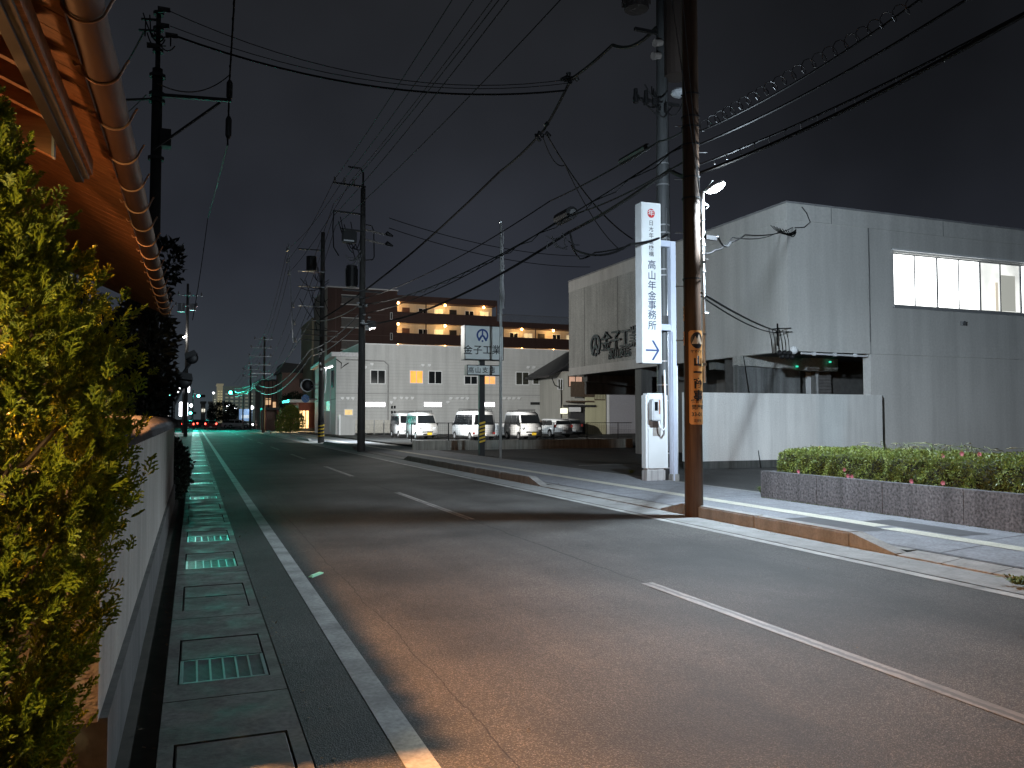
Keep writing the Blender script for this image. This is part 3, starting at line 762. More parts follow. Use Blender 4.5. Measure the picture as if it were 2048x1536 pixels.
# steel pole behind the sign
SP = Vector((11.17, 17.95, 0))
t = thing('steel_utility_pole', SP, 'grey steel utility pole with white straps standing between the vertical sign and the white post', 'utility pole')
pole_shaft(SP, 13.5, .20, .13).build('shaft', M_STEELPOLE, t, True)
for z in (.35, .72, 2.45, 2.05, 3.05, 4.15, 5.25, 5.4, 6.2, 6.35, 6.55, 7.6, 8.15): MB().cyl(SP + Vector((0, 0, z)), SP + Vector((0, 0, z + .035)), .205 - z * .005).build('strap', M_GALV, t)
MB().cyl(SP + Vector((0, 0, 3.98)), SP + Vector((0, 0, 4.22)), .2).build('collar', M_DARK, t)
q = PD(1362, 760, 20.7); bx = Vector((11.42, 17.8, 0))
MB().tube([bx + Vector((0, 0, z)) for z in (.05, 1.5, 2.95)], .05, 8).build('conduit', M_WHITE, t, True)
MB().tube([bx + Vector((0, 0, 2.95)), bx + Vector((-.08, .02, 3.4)), SP + Vector((.2, 0, 3.9)), SP + Vector((.19, -.02, 6)), SP + Vector((.17, 0, 9)), SP + Vector((.15, 0, 11))], .02, 6).build('riser_cable', M_CABLE, t, True)
MB().tube([SP + Vector((-.02, -.19, .8)), SP + Vector((.0, -.2, 2.0)), SP + Vector((.0, -.18, 4)), SP + Vector((0, -.16, 7))], .016, 6).build('pipe', M_GALV, t, True)
# boxes and transformer at its head (partly out of the frame)
s = MB(); s.cyl(SP + Vector((.30, -.25, 10.4)), SP + Vector((.30, -.25, 12.6)), .34, .34, 18); s.build('transformer', concrete('brown_transformer_paint', (.035, .026, .022), .3, .6, 2), t)
s = MB(); s.cyl(SP + Vector((-.95, -.35, 11.9)), SP + Vector((-.95, -.35, 13.0)), .30, .30, 16)
for k in range(10):
    a = k * .628; d = Vector((math.cos(a), math.sin(a), 0)); s.bar(SP + Vector((-.95, -.35, 12.0)) + d * .33, SP + Vector((-.95, -.35, 12.9)) + d * .33, .02, .07, d)
s.build('transformer', concrete('grey_transformer_paint', (.06, .05, .048), .3, .6, 2), t)
s = MB(); g = np.random.default_rng(8)
s.bar(SP + Vector((-.9, -.1, 9.75)), SP + Vector((.5, 0, 9.78)), .07, .07).build('crossarm', M_DARK, t); MB().bar(SP + Vector((-.8, 0, 11.6)), SP + Vector((.8, 0, 11.6)), .08, .08).build('crossarm', M_DARK, t)
s = MB()
for k in range(9):
    a_ = SP + Vector((g.uniform(-.9, .5), g.uniform(-.3, .1), g.uniform(9.6, 10.2))); b_ = SP + Vector((g.uniform(-.3, .5), g.uniform(-.3, .1), g.uniform(9.2, 10.6)))
    s.tube(sagline([a_, b_], .28, 8), .018, 6)
s.build('jumper_wire', M_CABLE, t)
for x in (-.85, -.55, -.3): MB().cyl(SP + Vector((x, -.12, 9.62)), SP + Vector((x, -.12, 9.98)), .07, .05).build('insulator', M_DARK, t)
MB().ball(SP + Vector((.42, -.15, 10.05)), .22, 12, (1, 1, .55)).build('cable_box', mat('pale_grey_plastic', (.35, .37, .39), .5), t)
for x, z in ((-.25, 10.9), (-.2, 11.25)): MB().cyl(SP + Vector((x - .1, -.15, z)), SP + Vector((x + .12, -.12, z + .05)), .10, .08).build('insulator', mat('porcelain', (.30, .27, .25), .3), t)

# meter box on the steel pole
a_ = PD(1310, 820, 20.2)
t = thing('meter_box', a_, 'small grey electricity meter box with a looped white cable on the steel pole', 'meter box')
s = MB(); s.box(a_.x - .13, a_.x + .13, a_.y - .1, a_.y + .1, a_.z - .27, a_.z + .27); s.bevel(.025, 2); s.build('case', mat('pale_box_grey', (.55, .57, .60), .5), t)
MB().box(a_.x - .07, a_.x + .02, a_.y - .108, a_.y - .1, a_.z - .02, a_.z + .2).build('window', M_GLASSD, t)
MB().box(a_.x + .05, a_.x + .09, a_.y - .106, a_.y - .1, a_.z - .1, a_.z + .25).build('stripe', mat('rust_stripe', (.35, .16, .10), .6), t)
MB().tube([a_ + Vector(p) for p in ((.08, -.05, -.27), (.09, -.08, -.42), (.17, -.1, -.5), (.26, -.08, -.42), (.28, -.05, 0), (.28, 0, 1.0))], .022, 8).build('cable', M_WHITE, t, True)

# tall vertical sign
SY = 17.55
c0, c1 = PY(1283, 403, SY), PY(1324, 727, SY)
sx0, sx1, sz1, sz0 = c0.x, c1.x, c0.z, c1.z
t = thing('vertical_sign', (sx1 + .45, SY, 0), 'tall white vertical office sign with navy Japanese lettering, red emblem and right pointing arrow', 'sign')
M_SIGN = mat('white_sign_face', (.66, .69, .70), .35, 0, .04, 2)
s = MB(); s.box(sx0, sx1, SY, SY + .33, sz0, sz1); s.bevel(.012, 2); s.build('cabinet', M_WHITE, t)
zs = lambda v: PY(1304, v, SY).z
split = zs(673)
f_ = MB().box(sx0 + .025, sx1 - .025, SY - .008, SY - .001, split + .006, sz1 - .03).build('face', M_SIGN, t)
f2 = MB().box(sx0 + .025, sx1 - .025, SY - .008, SY - .001, sz0 + .03, split - .006).build('arrow_face', M_SIGN, t)
cx = (sx0 + sx1) / 2; X_, Z_ = (1, 0, 0), (0, 0, 1)
for ch, v in zip('日本年金機構', (447, 460, 472, 484.5, 497, 509)): text_at('lettering', ch, .145, (cx - .01, SY - .010, zs(v)), X_, Z_, M_BLACKL, f_, .001)
for ch, v in zip('高山年金事務所', (531, 552, 572, 592.5, 611.5, 631, 652)): text_at('lettering', ch, .245, (cx, SY - .010, zs(v)), X_, Z_, M_NAVY, f_, .002)
s = MB(); zc_ = zs(427); s.prism([(cx - .01 + math.cos(q) * .105, SY - .0085, zc_ + math.sin(q) * .115) for q in np.linspace(0, 2 * math.pi, 32, endpoint=False)], (0, -.002, 0))
s.build('emblem', M_RED, f_); text_at('emblem_letter', '年', .175, (cx - .01, SY - .0125, zc_), X_, Z_, M_SIGN, f_, .003)
za = zs(700.5); aw = mat('slate_blue_print', (.045, .075, .20), .4); s = MB()
s.prism([(cx - .19, SY - .0085, za - .021), (cx + .14, SY - .0085, za - .021), (cx + .14, SY - .0085, za + .021), (cx - .19, SY - .0085, za + .021)], (0, -.003, 0))
for sg in (1, -1):
    s.prism([(cx + .20, SY - .0085 - .0005 * sg, za), (cx + .035, SY - .0085 - .0005 * sg, za + sg * .245), (cx - .025, SY - .0085 - .0005 * sg, za + sg * .245), (cx + .14, SY - .0085 - .0005 * sg, za)], (0, -.003, 0))
s.build('arrow', aw, f2)
pb = PD(1355, 965, 20.3); px_ = pb.x
s = MB(); s.box(px_ - .06, px_ + .09, SY + .08, SY + .24, .05, PY(1355, 482, SY).z)
s.build('post', mat('blue_white_steel', (.48, .52, .62), .4, 0, .08, 4), t)
for v0_, v1_ in ((480, 492), (648, 660)):
    MB().box(sx1 + .002, px_ - .062, SY + .09, SY + .23, PY(1340, v1_, SY).z, PY(1340, v0_, SY).z).build('bracket', MATS['blue_white_steel'], t)
MB().box(px_ - .052, px_ - .02, SY + .02, SY + .078, .05, PY(1355, 660, SY).z - .05).build('cable_duct', MATS['blue_white_steel'], t)
MB().box(px_ - .09, px_ + .12, SY + .05, SY + .27, .05, .22).build('post_base', M_CONC, t)

# low white sign cabinet beside the pole
b0, b1 = PY(1293, 786, 17.75), PY(1326, 960, 17.75)
t = thing('low_white_sign', (b0.x, 17.75, 0.05), 'low blank white sign pillar standing left of the steel pole', 'sign')
s = MB(); s.box(b0.x, b1.x + .2, 17.75, 18.05, .32, b0.z); s.bevel(.05, 3); s.build('panel', M_SIGN, t)
MB().box(b0.x + .01, b1.x + .18, 17.78, 18.02, .04, .32).build('plinth', concrete('stained_white', (.5, .5, .5), .55, .8, 3), t)
MB().box(b0.x + .17, b0.x + .40, 17.742, 17.748, PY(1305, 872, 17.75).z, PY(1305, 815, 17.75).z).build('grey_patch', mat('beige_sign_patch', (.30, .28, .26), .7), t)

# ================================================================== the big office building
BX, BY0, BY1, BZ0, BZ1 = 18.44, 21.9, 38.95, 3.88, 8.92
t = thing('office_building', (BX, BY0, 0), 'grey concrete office building whose upper floor overhangs the forecourt, with bright white strip windows', 'building')
bx1 = 42.0
wx0, wx1, wz0, wz1 = 23.12, 33.0, 5.64, 7.54
s = MB()       # street-facing side wall and front wall of the overhanging upper floor, window cut out of the front
s.box(BX, BX + .35, BY0 + .352, BY1, BZ0, BZ1 - .06)
s.box(BX, wx0, BY0, BY0 + .35, BZ0, BZ1 - .06); s.box(wx1, bx1, BY0, BY0 + .35, BZ0, BZ1 - .06)
s.box(wx0, wx1, BY0, BY0 + .35, BZ0, wz0); s.box(wx0, wx1, BY0, BY0 + .35, wz1, BZ1 - .06)
for f in s.bm.faces: pass
s.build('wall', M_BLD, t)
MB().box(BX - .018, BX - .001, BY0 + 7.2, BY1 + .01, BZ0 + .01, BZ1 - .55).build('cladding', M_BLDR, t)
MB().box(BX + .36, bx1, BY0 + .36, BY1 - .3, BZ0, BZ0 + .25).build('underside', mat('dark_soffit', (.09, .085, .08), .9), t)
MB().box(BX - .05, bx1, BY0 - .05, BY1 + .05, BZ1 - .06, BZ1).build('coping', concrete('coping_metal', (.30, .30, .31), .2, .5), t)
MB().box(BX - .028, bx1, BY0 - .028, BY0 - .001, BZ1 - .62, BZ1 - .062).box(BX - .028, BX - .001, BY0, BY1 + .02, BZ1 - .62, BZ1 - .062).build('parapet_band', M_BLD, t)
MB().box(BX - .022, bx1, BY0 - .022, BY0 - .001, BZ0 - .01, BZ0 + .40).box(BX - .022, BX - .001, BY0, BY1 + .015, BZ0 - .01, BZ0 + .40).build('base_band', M_BLD, t)
s = MB(); jd = mat('dark_joint', (.20, .20, .20), .9)
for x in (21.95,): s.box(x, x + .03, BY0 - .03, BY0 - .002, BZ0 - .02, BZ1 - .62)
for x in (20.3, 25.5): s.box(x, x + .02, BY0 - .034, BY0 - .004, BZ1 - .62, BZ1 - .07)
for y in (29.5, 33.6, 37.1): s.box(BX - .024, BX - .004, y, y + .03, BZ0 + .4, BZ1 - .62)
s.build('wall_joint', jd, t)
s = MB(); s.box(21.97, bx1, BY0 + .003, BY0 + .35, -.05, BZ0 - .002); s.build('lower_wall', M_BLD, t)
# windows
fr = mat('aluminium_frame', (.50, .51, .52), .35, .5, .1)
lit = emit('lit_frosted_pane', (.97, 1.0, .98), 5.0, .8); lit2 = emit('lit_clear_pane', (.96, .97, .9), 1.1, .9)
room = concrete('room_wall', (.72, .72, .68), .1)
MB().box(wx0 - .12, wx1 + .12, BY0 - .09, BY0 - .03, wz1 + .06, wz1 + .12).build('window_hood', M_WHITE, t)
MB().box(wx0 - .06, wx1 + .06, BY0 - .075, BY0 - .001, wz0 - .10, wz0 - .012).build('window_sill', fr, t)
nb_ = 4; bw = (wx1 - wx0) / 4.55
for i in range(5):
    a = wx0 + i * bw; c = min(a + bw, wx1)
    f_ = MB()
    f_.box(a, a + .045, BY0 + .08, BY0 + .16, wz0, wz1); f_.box(c - .045, c, BY0 + .08, BY0 + .16, wz0, wz1)
    f_.box(a + .045, c - .045, BY0 + .08, BY0 + .16, wz0, wz0 + .05); f_.box(a + .045, c - .045, BY0 + .08, BY0 + .16, wz1 - .05, wz1)
    m_ = (a + c) / 2; f_.box(m_ - .03, m_ + .03, BY0 + .09, BY0 + .15, wz0 + .05, wz1 - .05)
    f_ = f_.build('window', fr, t)
    for p0, p1, q in ((a + .045, m_ - .03, 0), (m_ + .03, c - .045, 1)):
        MB().box(p0, p1, BY0 + .115, BY0 + .125, wz0 + .05, wz1 - .05).build('pane', lit if i < 2 or i > 2 else lit2, f_)
    if i == 2:
        MB().box(a + .12, m_ - .1, BY0 + .13, BY0 + .5, wz0 + .05, wz1 - .72).build('shelf_silhouette', mat('brown_cabinet', (.3, .22, .16), .6), t) if False else None
gs = emit('grey_cabinet_glow', (.50, .50, .44), .62)
i = 2; a = wx0 + i * bw; c = a + bw; m_ = (a + c) / 2
MB().box(m_ + .06, c - .28, BY0 + .104, BY0 + .112, wz0 + .07, wz1 - .45).build('glowing_cabinet_shape', gs, t)  # glowing panel on the pane, imitating a cabinet in the lit room
MB().box(m_ - .26, m_ - .12, BY0 + .104, BY0 + .112, wz0 + .07, wz1 - .75).build('glowing_shelf_shape', emit('brown_shelf_glow', (.75, .66, .52), .75), t)  # second glowing panel, imitating a shelf in the room light
# wall lamp under the window
MB().box(26.3, 26.45, BY0 - .12, BY0 - .001, 5.05, 5.2).build('outlet_hood', M_GALV, t)
# ground floor: columns, beams, pier with haunch, shutter
M_COLUMN = concrete('column_concrete', (.22, .22, .21), .4)
for x, y in ((18.6, 31.8), (24.0, 31.8), (29, 34)):
    MB().box(x, x + .55, y, y + .55, 0, BZ0).build('column', M_COLUMN, t)
for y in (26.5, 31.8, 37.6):
    MB().prism([(BX + .4, y + .05, BZ0), (BX + .4, y + .05, BZ0 - .35), (24.0, y + .05, BZ0 - .75), (30, y + .05, BZ0 - .75), (30, y + .05, BZ0)], (0, .45, 0)).build('beam', M_COLUMN, t)
MB().box(19.2, 41.8, 38.5, 38.7, 2.9, BZ0).build('rear_beam', M_COLUMN, t)
pY = 24.3
h0, h1, h2 = PY(1482, 708, pY), PY(1503, 732, pY), PY(1600, 735, pY)
pz = lambda u_, v_, y=pY: PY(u_, v_, y)
MB().prism([(h0.x, pY, BZ0), (h0.x, pY, h1.z), (h1.x + .1, pY, h1.z), (h2.x, pY, h2.z - .1), (h2.x + 1.8, pY, h2.z - .1), (h2.x + 1.8, pY, BZ0)], (0, .5, 0)).build('haunched_beam', M_BLDR, t)
x0_ = pz(1482, 760).x; x1_ = pz(1606, 760).x
MB().box(x0_, x1_, pY + .15, pY + .45, 0, h2.z + .05).build('pier_wall', concrete('stained_pier', (.26, .27, .27), .6, .85, 1.3, .3), t)
MB().box(x1_ + .02, x1_ + .12, pY + .5, 33, 0, BZ0).build('inner_wall', M_COLUMN, t)
a_, c_ = pz(1613, 745, 25.4), pz(1627, 790, 25.4); MB().box(a_.x, c_.x, 25.4, 25.45, 0, a_.z).build('door', M_WHITE, t)
a_ = pz(1634, 735, 24.9); MB().cyl((a_.x, 24.9, 0), (a_.x, 24.9, BZ0), .06).build('downpipe', mat('grey_pipe', (.34, .34, .34), .5), t)
a_, c_ = pz(1661, 722, 25.0), pz(1738, 800, 25.0)
s = MB()
for k in range(26): s.prism([(a_.x, 25.0, .2 + k * .12), (a_.x, 24.965, .25 + k * .12), (a_.x, 25.0, .315 + k * .12)], (22.3 - a_.x, 0, 0))
s.build('shutter', mat('grey_shutter', (.20, .19, .185), .55), t)
MB().box(a_.x - .7, a_.x - .02, 25.0, 25.3, 0, 3.6).build('shutter_pier', M_COLUMN, t)
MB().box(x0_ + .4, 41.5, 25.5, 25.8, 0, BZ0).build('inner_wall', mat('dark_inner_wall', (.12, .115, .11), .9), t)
MB().tube([(19.0, BY0 + .06, BZ0 - .07), (21.9, BY0 + .06, BZ0 - .09)], .035, 8).build('gutter_pipe', M_WHITE, t)
for x in (19.5, 20.4, 21.3): MB().box(x, x + .1, BY0 + .02, BY0 + .11, BZ0 - .13, BZ0 - .012).build('pipe_bracket', M_WHITE, t)
for u_, v_, y in ((1593, 733, 24.25), (1659, 724, 24.2)):
    p_ = PY(u_, v_, y); MB().box(p_.x - .035, p_.x + .035, y - .06, y - .002, p_.z - .03, p_.z + .03).build('exit_lamp', emit('green_lamp', (.05, .8, .5), 1.2), t)
# raised lettering and emblem on the side wall (faces the street)
def kaneko_emblem(c, ax, ay, sc, depth, m, par, name='emblem'):
    """Open ring with a forked stem rising inside it and a dot between its feet."""
    c, ax, ay = Vector(c), Vector(ax), Vector(ay); s = MB(); nv = ax.cross(ay) * depth
    P = lambda x, y, o=0.0: c + ax * (x * sc) + ay * (y * sc) + ax.cross(ay) * (o)
    s.ring(c, ax * sc, ay * sc, .72, 1.0, R(-42), R(222), depth, 30)
    for sg in (1, -1):
        s.prism([P(sg * .02, -.2, .001), P(sg * .22, .05, .001), P(sg * .80, -.78, .001), P(sg * .52, -.98, .001)][::sg], nv)
    s.prism([P(-.14, -.25, .002), P(.14, -.25, .002), P(.10, 1.0, .002), P(-.10, 1.0, .002)], nv)
    s.prism([P(math.cos(q) * .16, -.92 + math.sin(q) * .16, .001) for q in np.linspace(0, 2 * math.pi, 16, endpoint=False)], nv)
    return s.build(name, m, par)
aw_, up_ = (0, -1, 0), (0, 0, 1)
M_RAISED = mat('black_raised_letter', (.018, .018, .02), .5)
lx = BX - .03
e0 = PX(1192, 690, lx); kaneko_emblem((lx, e0.y, e0.z), aw_, up_, .52, .06, mat('grey_raised_emblem', (.06, .062, .07), .45), t)
for ch, u_, v_ in zip('金子工業', (1214, 1233, 1252, 1271), (686, 682.5, 679, 676)):
    p_ = PX(u_, v_, lx); text_at('wall_lettering', ch, 1.02, (lx - .06, p_.y, p_.z), aw_, up_, M_RAISED, t, .006, .03)
for ch, u_, v_ in zip('高山支店', (1224, 1235, 1246, 1257), (709.5, 707.5, 705.5, 703.5)):
    p_ = PX(u_, v_, lx); text_at('wall_lettering', ch, .56, (lx - .05, p_.y, p_.z), aw_, up_, M_RAISED, t, .004, .03)

# white screen wall in front of the building
a_ = PY(1372, 788, 21.55)
t = thing('screen_wall', (a_.x, 21.55, .04), 'low white rendered screen wall behind the wooden pole, stained at its top edge', 'wall')
MB().box(a_.x, 22.1, 21.55, 21.78, .28, 2.43).build('body', M_WALLW, t)
MB().box(a_.x + .02, 22.08, 21.575, 21.76, -.02, .28).build('footing', concrete('mossy_footing', (.10, .105, .10), .5, .9, 2), t)
MB().box(22.12, 22.32, 21.74, 21.895, .05, 2.42).build('shadow_gap', jd, t)  # solid darker box put in for the shade of the slit

# planter with azalea hedge
t = thing('planter', (10.43, 13.25, .06), 'long dark grey stone planter wall along the pavement', 'planter')
M_PLANT = concrete('dark_weathered_stone', (.115, .112, .118), .45, .95, .9, .6)
s = MB(); y = 13.25
for L in (1.55, 1.5, 1.5, 1.5, 1.5, 1.5, 1.5, 1.5): s.box(10.43, 10.60, y - L + .012, y, .0, .58 if L else 0); y -= L
s.build('wall', M_PLANT, t)
s = MB(); s.box(10.6, 14.5, 13.08, 13.25, 0, .575); s.build('wall', M_PLANT, t)
MB().box(10.6, 14.5, 1.3, 13.08, 0, .50).build('soil', M_SOIL, t)
g = np.random.default_rng(11)
HX0, HX1, HY0, HY1, HZ0, HZ1 = 10.66, 12.15, 4.0, 13.0, .52, 1.03
n = 52000
P = np.stack([g.uniform(HX0, HX1, n), g.uniform(HY0, HY1, n), g.uniform(HZ0, HZ1, n)], 1)
fc = g.choice(3, n, p=[.42, .46, .12])
dep = np.abs(g.normal(size=n)) * .035
P[fc == 0, 0] = HX0 + dep[fc == 0]; P[fc == 1, 2] = HZ1 - dep[fc == 1]; P[fc == 2, 1] = HY1 - dep[fc == 2]
rd = .12
for ax, lo, hi in ((0, HX0, None), (1, None, HY1)):
    pass
ex = np.clip((HX0 + rd - P[:, 0]) / rd, 0, 1); ez = np.clip((P[:, 2] - HZ1 + rd) / rd, 0, 1); ey = np.clip((P[:, 1] - HY1 + rd) / rd, 0, 1)
P[:, 2] -= .06 * ez * (ex ** 2 + ey ** 2); P[:, 0] += .06 * ex * ez ** 2; P[:, 1] -= .06 * ey * ez ** 2
lump = .028 * (np.sin(P[:, 1] * 9 + P[:, 0] * 4) + np.sin(P[:, 1] * 4.1 - P[:, 2] * 11 + 1) + np.sin(P[:, 2] * 13 + P[:, 1] * 15))
P[fc == 0, 0] -= lump[fc == 0]; P[fc == 1, 2] += lump[fc == 1] * .8; P[fc == 2, 1] += lump[fc == 2]
P[:, 2] -= .05 * np.clip(12.9 - P[:, 1], 0, 9) * .0
nd = np.zeros((n, 3)); nd[fc == 0, 0] = -1; nd[fc == 1, 2] = 1; nd[fc == 2, 1] = 1
D = unit(nd * .7 + g.normal(size=(n, 3)) * .8 + np.array([0, 0, .35]))
h = thing('azalea_hedge', (11.4, 8.5, .52), 'clipped green azalea hedge with a few pink flowers growing in the stone planter', 'hedge')
leaves('foliage', P, D, rand_side(D, g), .034 * g.uniform(.6, 1.3, n), .019 * g.uniform(.7, 1.3, n), leafmat('azalea_leaf', (.24, .29, .06), (.10, .14, .035), .45, .2), h)
MB().box(HX0 + .11, HX1 - .1, HY0 + .1, HY1 - .12, HZ0, HZ1 - .11).build('branches', mat('hedge_inside', (.02, .022, .012), .9), h)
M_PINK = mat('pink_petal', (.42, .12, .15), .6)
for u_, v_ in ((1598, 943), (1690, 939), (1697, 952), (1705, 953), (1641, 896), (1887, 912), (1824, 963), (1887, 966), (1960, 909), (1925, 907)):
    p_ = PX(u_, v_, HX0 - .035) if v_ > 930 else PX(u_, v_, HX0 + (.25 if v_ > 900 else .75))
    if v_ <= 930: p_.z = min(p_.z, HZ1 + .04)
    s = MB()
    for k in range(5):
        a = k * 1.257; d = Vector((-.35, math.cos(a), math.sin(a))).normalized(); q_ = Vector((0, -math.sin(a), math.cos(a)))
        s.prism([p_, p_ + d * .03 + q_ * .018, p_ + d * .045, p_ + d * .03 - q_ * .018], (-.002, 0, 0))
    s.build('flower', M_PINK, h)
# foxtail grass growing out of the hedge
g = np.random.default_rng(13)
t = thing('foxtail_grass', (12.2, 10.4, .9), 'pale foxtail grass sprouting above the back of the azalea hedge', 'grass tuft')
bl, hdm = MB(), MB()
for i in range(95):
    cx_ = g.choice([11.55, 10.9, 10.45, 10.2, 9.7, 8.6, 7.9], p=[.13, .16, .22, .25, .12, .07, .05]); p0 = Vector((12.1 + g.normal() * .12, cx_ + g.normal() * .16, .95))
    hgt = g.uniform(.12, .36); ln_ = Vector((g.normal() * .10, g.normal() * .14, 0))
    pts = [p0 + ln_ * (q * q) * 1.6 + Vector((0, 0, hgt * (q - .32 * q ** 3))) for q in np.linspace(0, 1, 7)]
    bl.tube(pts, [.004] * 5 + [.003, .002], 4)
    if i % 2: hdm.tube([pts[-1], pts[-1] + (pts[-1] - pts[-2]) * .8 + Vector((0, 0, -.008)), pts[-1] + (pts[-1] - pts[-2]) * 1.5 + Vector((0, 0, -.03))], [.006, .010, .003], 5)
M_FOX = leafmat('foxtail_green', (.20, .24, .10), (.13, .17, .06), .6, .2)
bl.build('blade', M_FOX, t); hdm.build('seed_head', leafmat('foxtail_head', (.34, .34, .22), (.25, .26, .15), .7, .3), t)
def weed(p, n, hgt, spread, label, seed):
    g = np.random.default_rng(seed); t = thing('weed', p, label, 'weed'); b_ = MB()
    for i in range(n):
        a = g.uniform(0, 6.28); d = Vector((math.cos(a), math.sin(a), 0)) * spread * g.uniform(.2, 1); h_ = hgt * g.uniform(.5, 1)
        q0 = Vector(p) + d * .3; q1 = Vector(p) + d * .8 + Vector((0, 0, h_)); q2 = Vector(p) + d * 1.4 + Vector((0, 0, h_ * .75)); sd = Vector((-d.y, d.x, 0)).normalized() * .011
        b_.quad(q0 - sd, q0 + sd, q1 + sd, q1 - sd); b_.quad(q1 - sd, q1 + sd, q2 + sd * .2, q2 - sd * .2)
    b_.build('blades', leafmat('weed_green', (.14, .19, .05), (.09, .12, .03), .6, .2), t)
weed(G(1527, 992, .06), 60, .22, .14, 'tuft of green weeds at the near corner foot of the stone planter', 21)
weed(G(2036, 1168, .03), 40, .09, .18, 'flat patch of weeds in a joint of the pavement at the frame edge', 22)
weed(G(1262, 946, .05), 34, .1, .2, 'ragged weeds at the pavement edge left of the low white sign', 23)
b = MB(); g = np.random.default_rng(31)
for i in range(900):
    y = g.uniform(4, 13.2); x = 10.42 - abs(g.normal()) * .025; b.quad((x, y, PZ), (x + .012, y + .004, PZ), (x + .01 * g.normal(), y + .01, PZ + g.uniform(.01, .035)))
o = b.build('moss', leafmat('moss_green', (.08, .10, .03), (.05, .06, .02), .9, .1)); tag(o, 'thin line of moss and small weeds along the foot of the stone planter', 'moss', None, 'stuff')

# ================================================================== LOT: low wall, mesh fence, signs, flagpole
LY = 39.25
a_, c_ = PY(826, 890, LY), PY(1249, 890, LY)
t = thing('low_wall', (a_.x, LY, 0), 'low stained concrete wall between the dark forecourt and the van parking lot', 'wall')
s = MB(); L_ = (c_.x + .5 - a_.x) / 6
for k in range(6): s.box(a_.x + k * L_ + .008, a_.x + (k + 1) * L_, LY, LY + .16, -.05, .52)
s.build('body', concrete('stained_low_wall', (.52, .51, .45), .55, .9, 1.4), t)
t = thing('mesh_fence', (a_.x, LY + .08, .5), 'thin black wire mesh fence standing on the low concrete wall', 'fence')
for u_ in (823, 897, 1040, 1108, 1174, 1236):
    x = PY(u_, 860, LY + .08).x; MB().cyl((x, LY + .08, .45), (x, LY + .08, 1.42), .028, None, 8).build('post', M_DARK, t)
MB().tube([(a_.x, LY + .08, 1.40), (c_.x + .5, LY + .08, 1.40)], .018, 6).tube([(a_.x, LY + .08, .62), (c_.x + .5, LY + .08, .62)], .014, 6).build('rail', M_DARK, t)
s = MB()
for x in np.arange(a_.x, c_.x + .5, .11): s.bar((x, LY + .08, .62), (x, LY + .08, 1.40), .004, .004)
for z in np.arange(.68, 1.4, .11): s.bar((a_.x, LY + .08, z), (c_.x + .5, LY + .08, z), .004, .004, (0, 1, 0))
s.build('wire_mesh', M_DARK, t)

# the two-panel company sign on its post
KS = G(963, 912, .05)
t = thing('company_sign', KS, 'square white company sign with blue emblem on a black post with striped guard', 'sign')
ky = KS.y
MB().box(KS.x - .12, KS.x + .12, ky - .08, ky + .08, 0, 5.4).build('post', M_DARK, t)
s = MB(); g0, g1 = PY(963, 886, ky - .12).z, PY(963, 842, ky - .12).z
s.box(KS.x - .13, KS.x + .13, ky - .10, ky - .083, g0, g1); gd = s.build('striped_guard', M_BLACKL, t)
s = MB(); nst = 6; hh = (g1 - g0) / nst
for k in range(nst):
    z = g0 + k * hh; s.prism([(KS.x - .13, ky - .104, z), (KS.x + .13, ky - .104, z + hh * .45), (KS.x + .13, ky - .104, z + hh * .95), (KS.x - .13, ky - .104, z + hh * .5)], (0, .003, 0))
s.build('yellow_stripe', M_YEL, gd)
for (u0_, v0_, u1_, v1_, big) in ((921, 653, 1007, 719, 1), (928, 731, 1002, 750, 0)):
    p0, p1 = PY(u0_ + (8 if big else 6), v1_, ky - .3), PY(u1_, v0_, ky - .3); dp = .5 if big else .36
    s = MB(); s.box(p0.x, p1.x, ky - .3, ky - .3 + dp, p0.z, p1.z); s.bevel(.01, 1)
    cab = s.build('cabinet', mat('grey_sign_case', (.42, .42, .41), .5, 0, .3, 3), t)
    s = MB(); e_ = .03
    for q in ((p0.x, p1.x, p1.z - e_, p1.z), (p0.x, p1.x, p0.z, p0.z + e_), (p0.x, p0.x + e_, p0.z + e_, p1.z - e_), (p1.x - e_, p1.x, p0.z + e_, p1.z - e_)): s.box(q[0], q[1], ky - .325, ky - .302, q[2], q[3])
    s.build('frame', M_DARK, cab)
    MB().box(p0.x + e_, p1.x - e_, ky - .308, ky - .302, p0.z + e_, p1.z - e_).build('face', mat('aged_white_acrylic', (.76, .80, .78), .4, 0, .1, 2), cab)
    if big:
        em = PY(965, 670.5, ky - .31); kaneko_emblem((em.x, ky - .309, em.z), (1, 0, 0), (0, 0, 1), .265, -.004 if False else .004, M_BLUE, cab)
        for ch, u_ in zip('金子工業', (936, 955.5, 974.5, 993)):
            q = PY(u_, 701, ky - .31); text_at('lettering', ch, .41, (q.x, ky - .311, q.z), X_, Z_, M_BLACKL, cab, .0035)
    else:
        for ch, u_ in zip('高山支店', (942, 956, 970.5, 984.5)):
            q = PY(u_, 741, ky - .31); text_at('lettering', ch, .27, (q.x, ky - .311, q.z), X_, Z_, M_BLACKL, cab, .002)
FP = G(1001, 917, .05)
t = thing('flagpole', FP, 'tall thin pale flagpole with a furled pale flag beside the company sign', 'flagpole')
MB().cyl(FP, (FP.x, FP.y, PY(998, 446, FP.y).z), .055, .035, 10).build('pole', mat('pale_pole_paint', (.50, .52, .51), .4, .3), t, True)
zt = PY(998, 446, FP.y).z; MB().ball((FP.x, FP.y, zt + .05), .07, 10).build('finial', M_GALV, t)
s = MB(); z0 = PY(1005, 617, FP.y).z
s.grid(lambda u_, v_: (FP.x + .10 + .055 * math.cos(u_ * 6.283) * (.3 + v_) + .02 * math.sin(v_ * 17), FP.y + .055 * math.sin(u_ * 6.283) * (.3 + v_), zt - .25 - (zt - .25 - z0) * v_), 10, 24)
s.build('flag', mat('pale_cloth', (.45, .45, .46), .8), t, True)
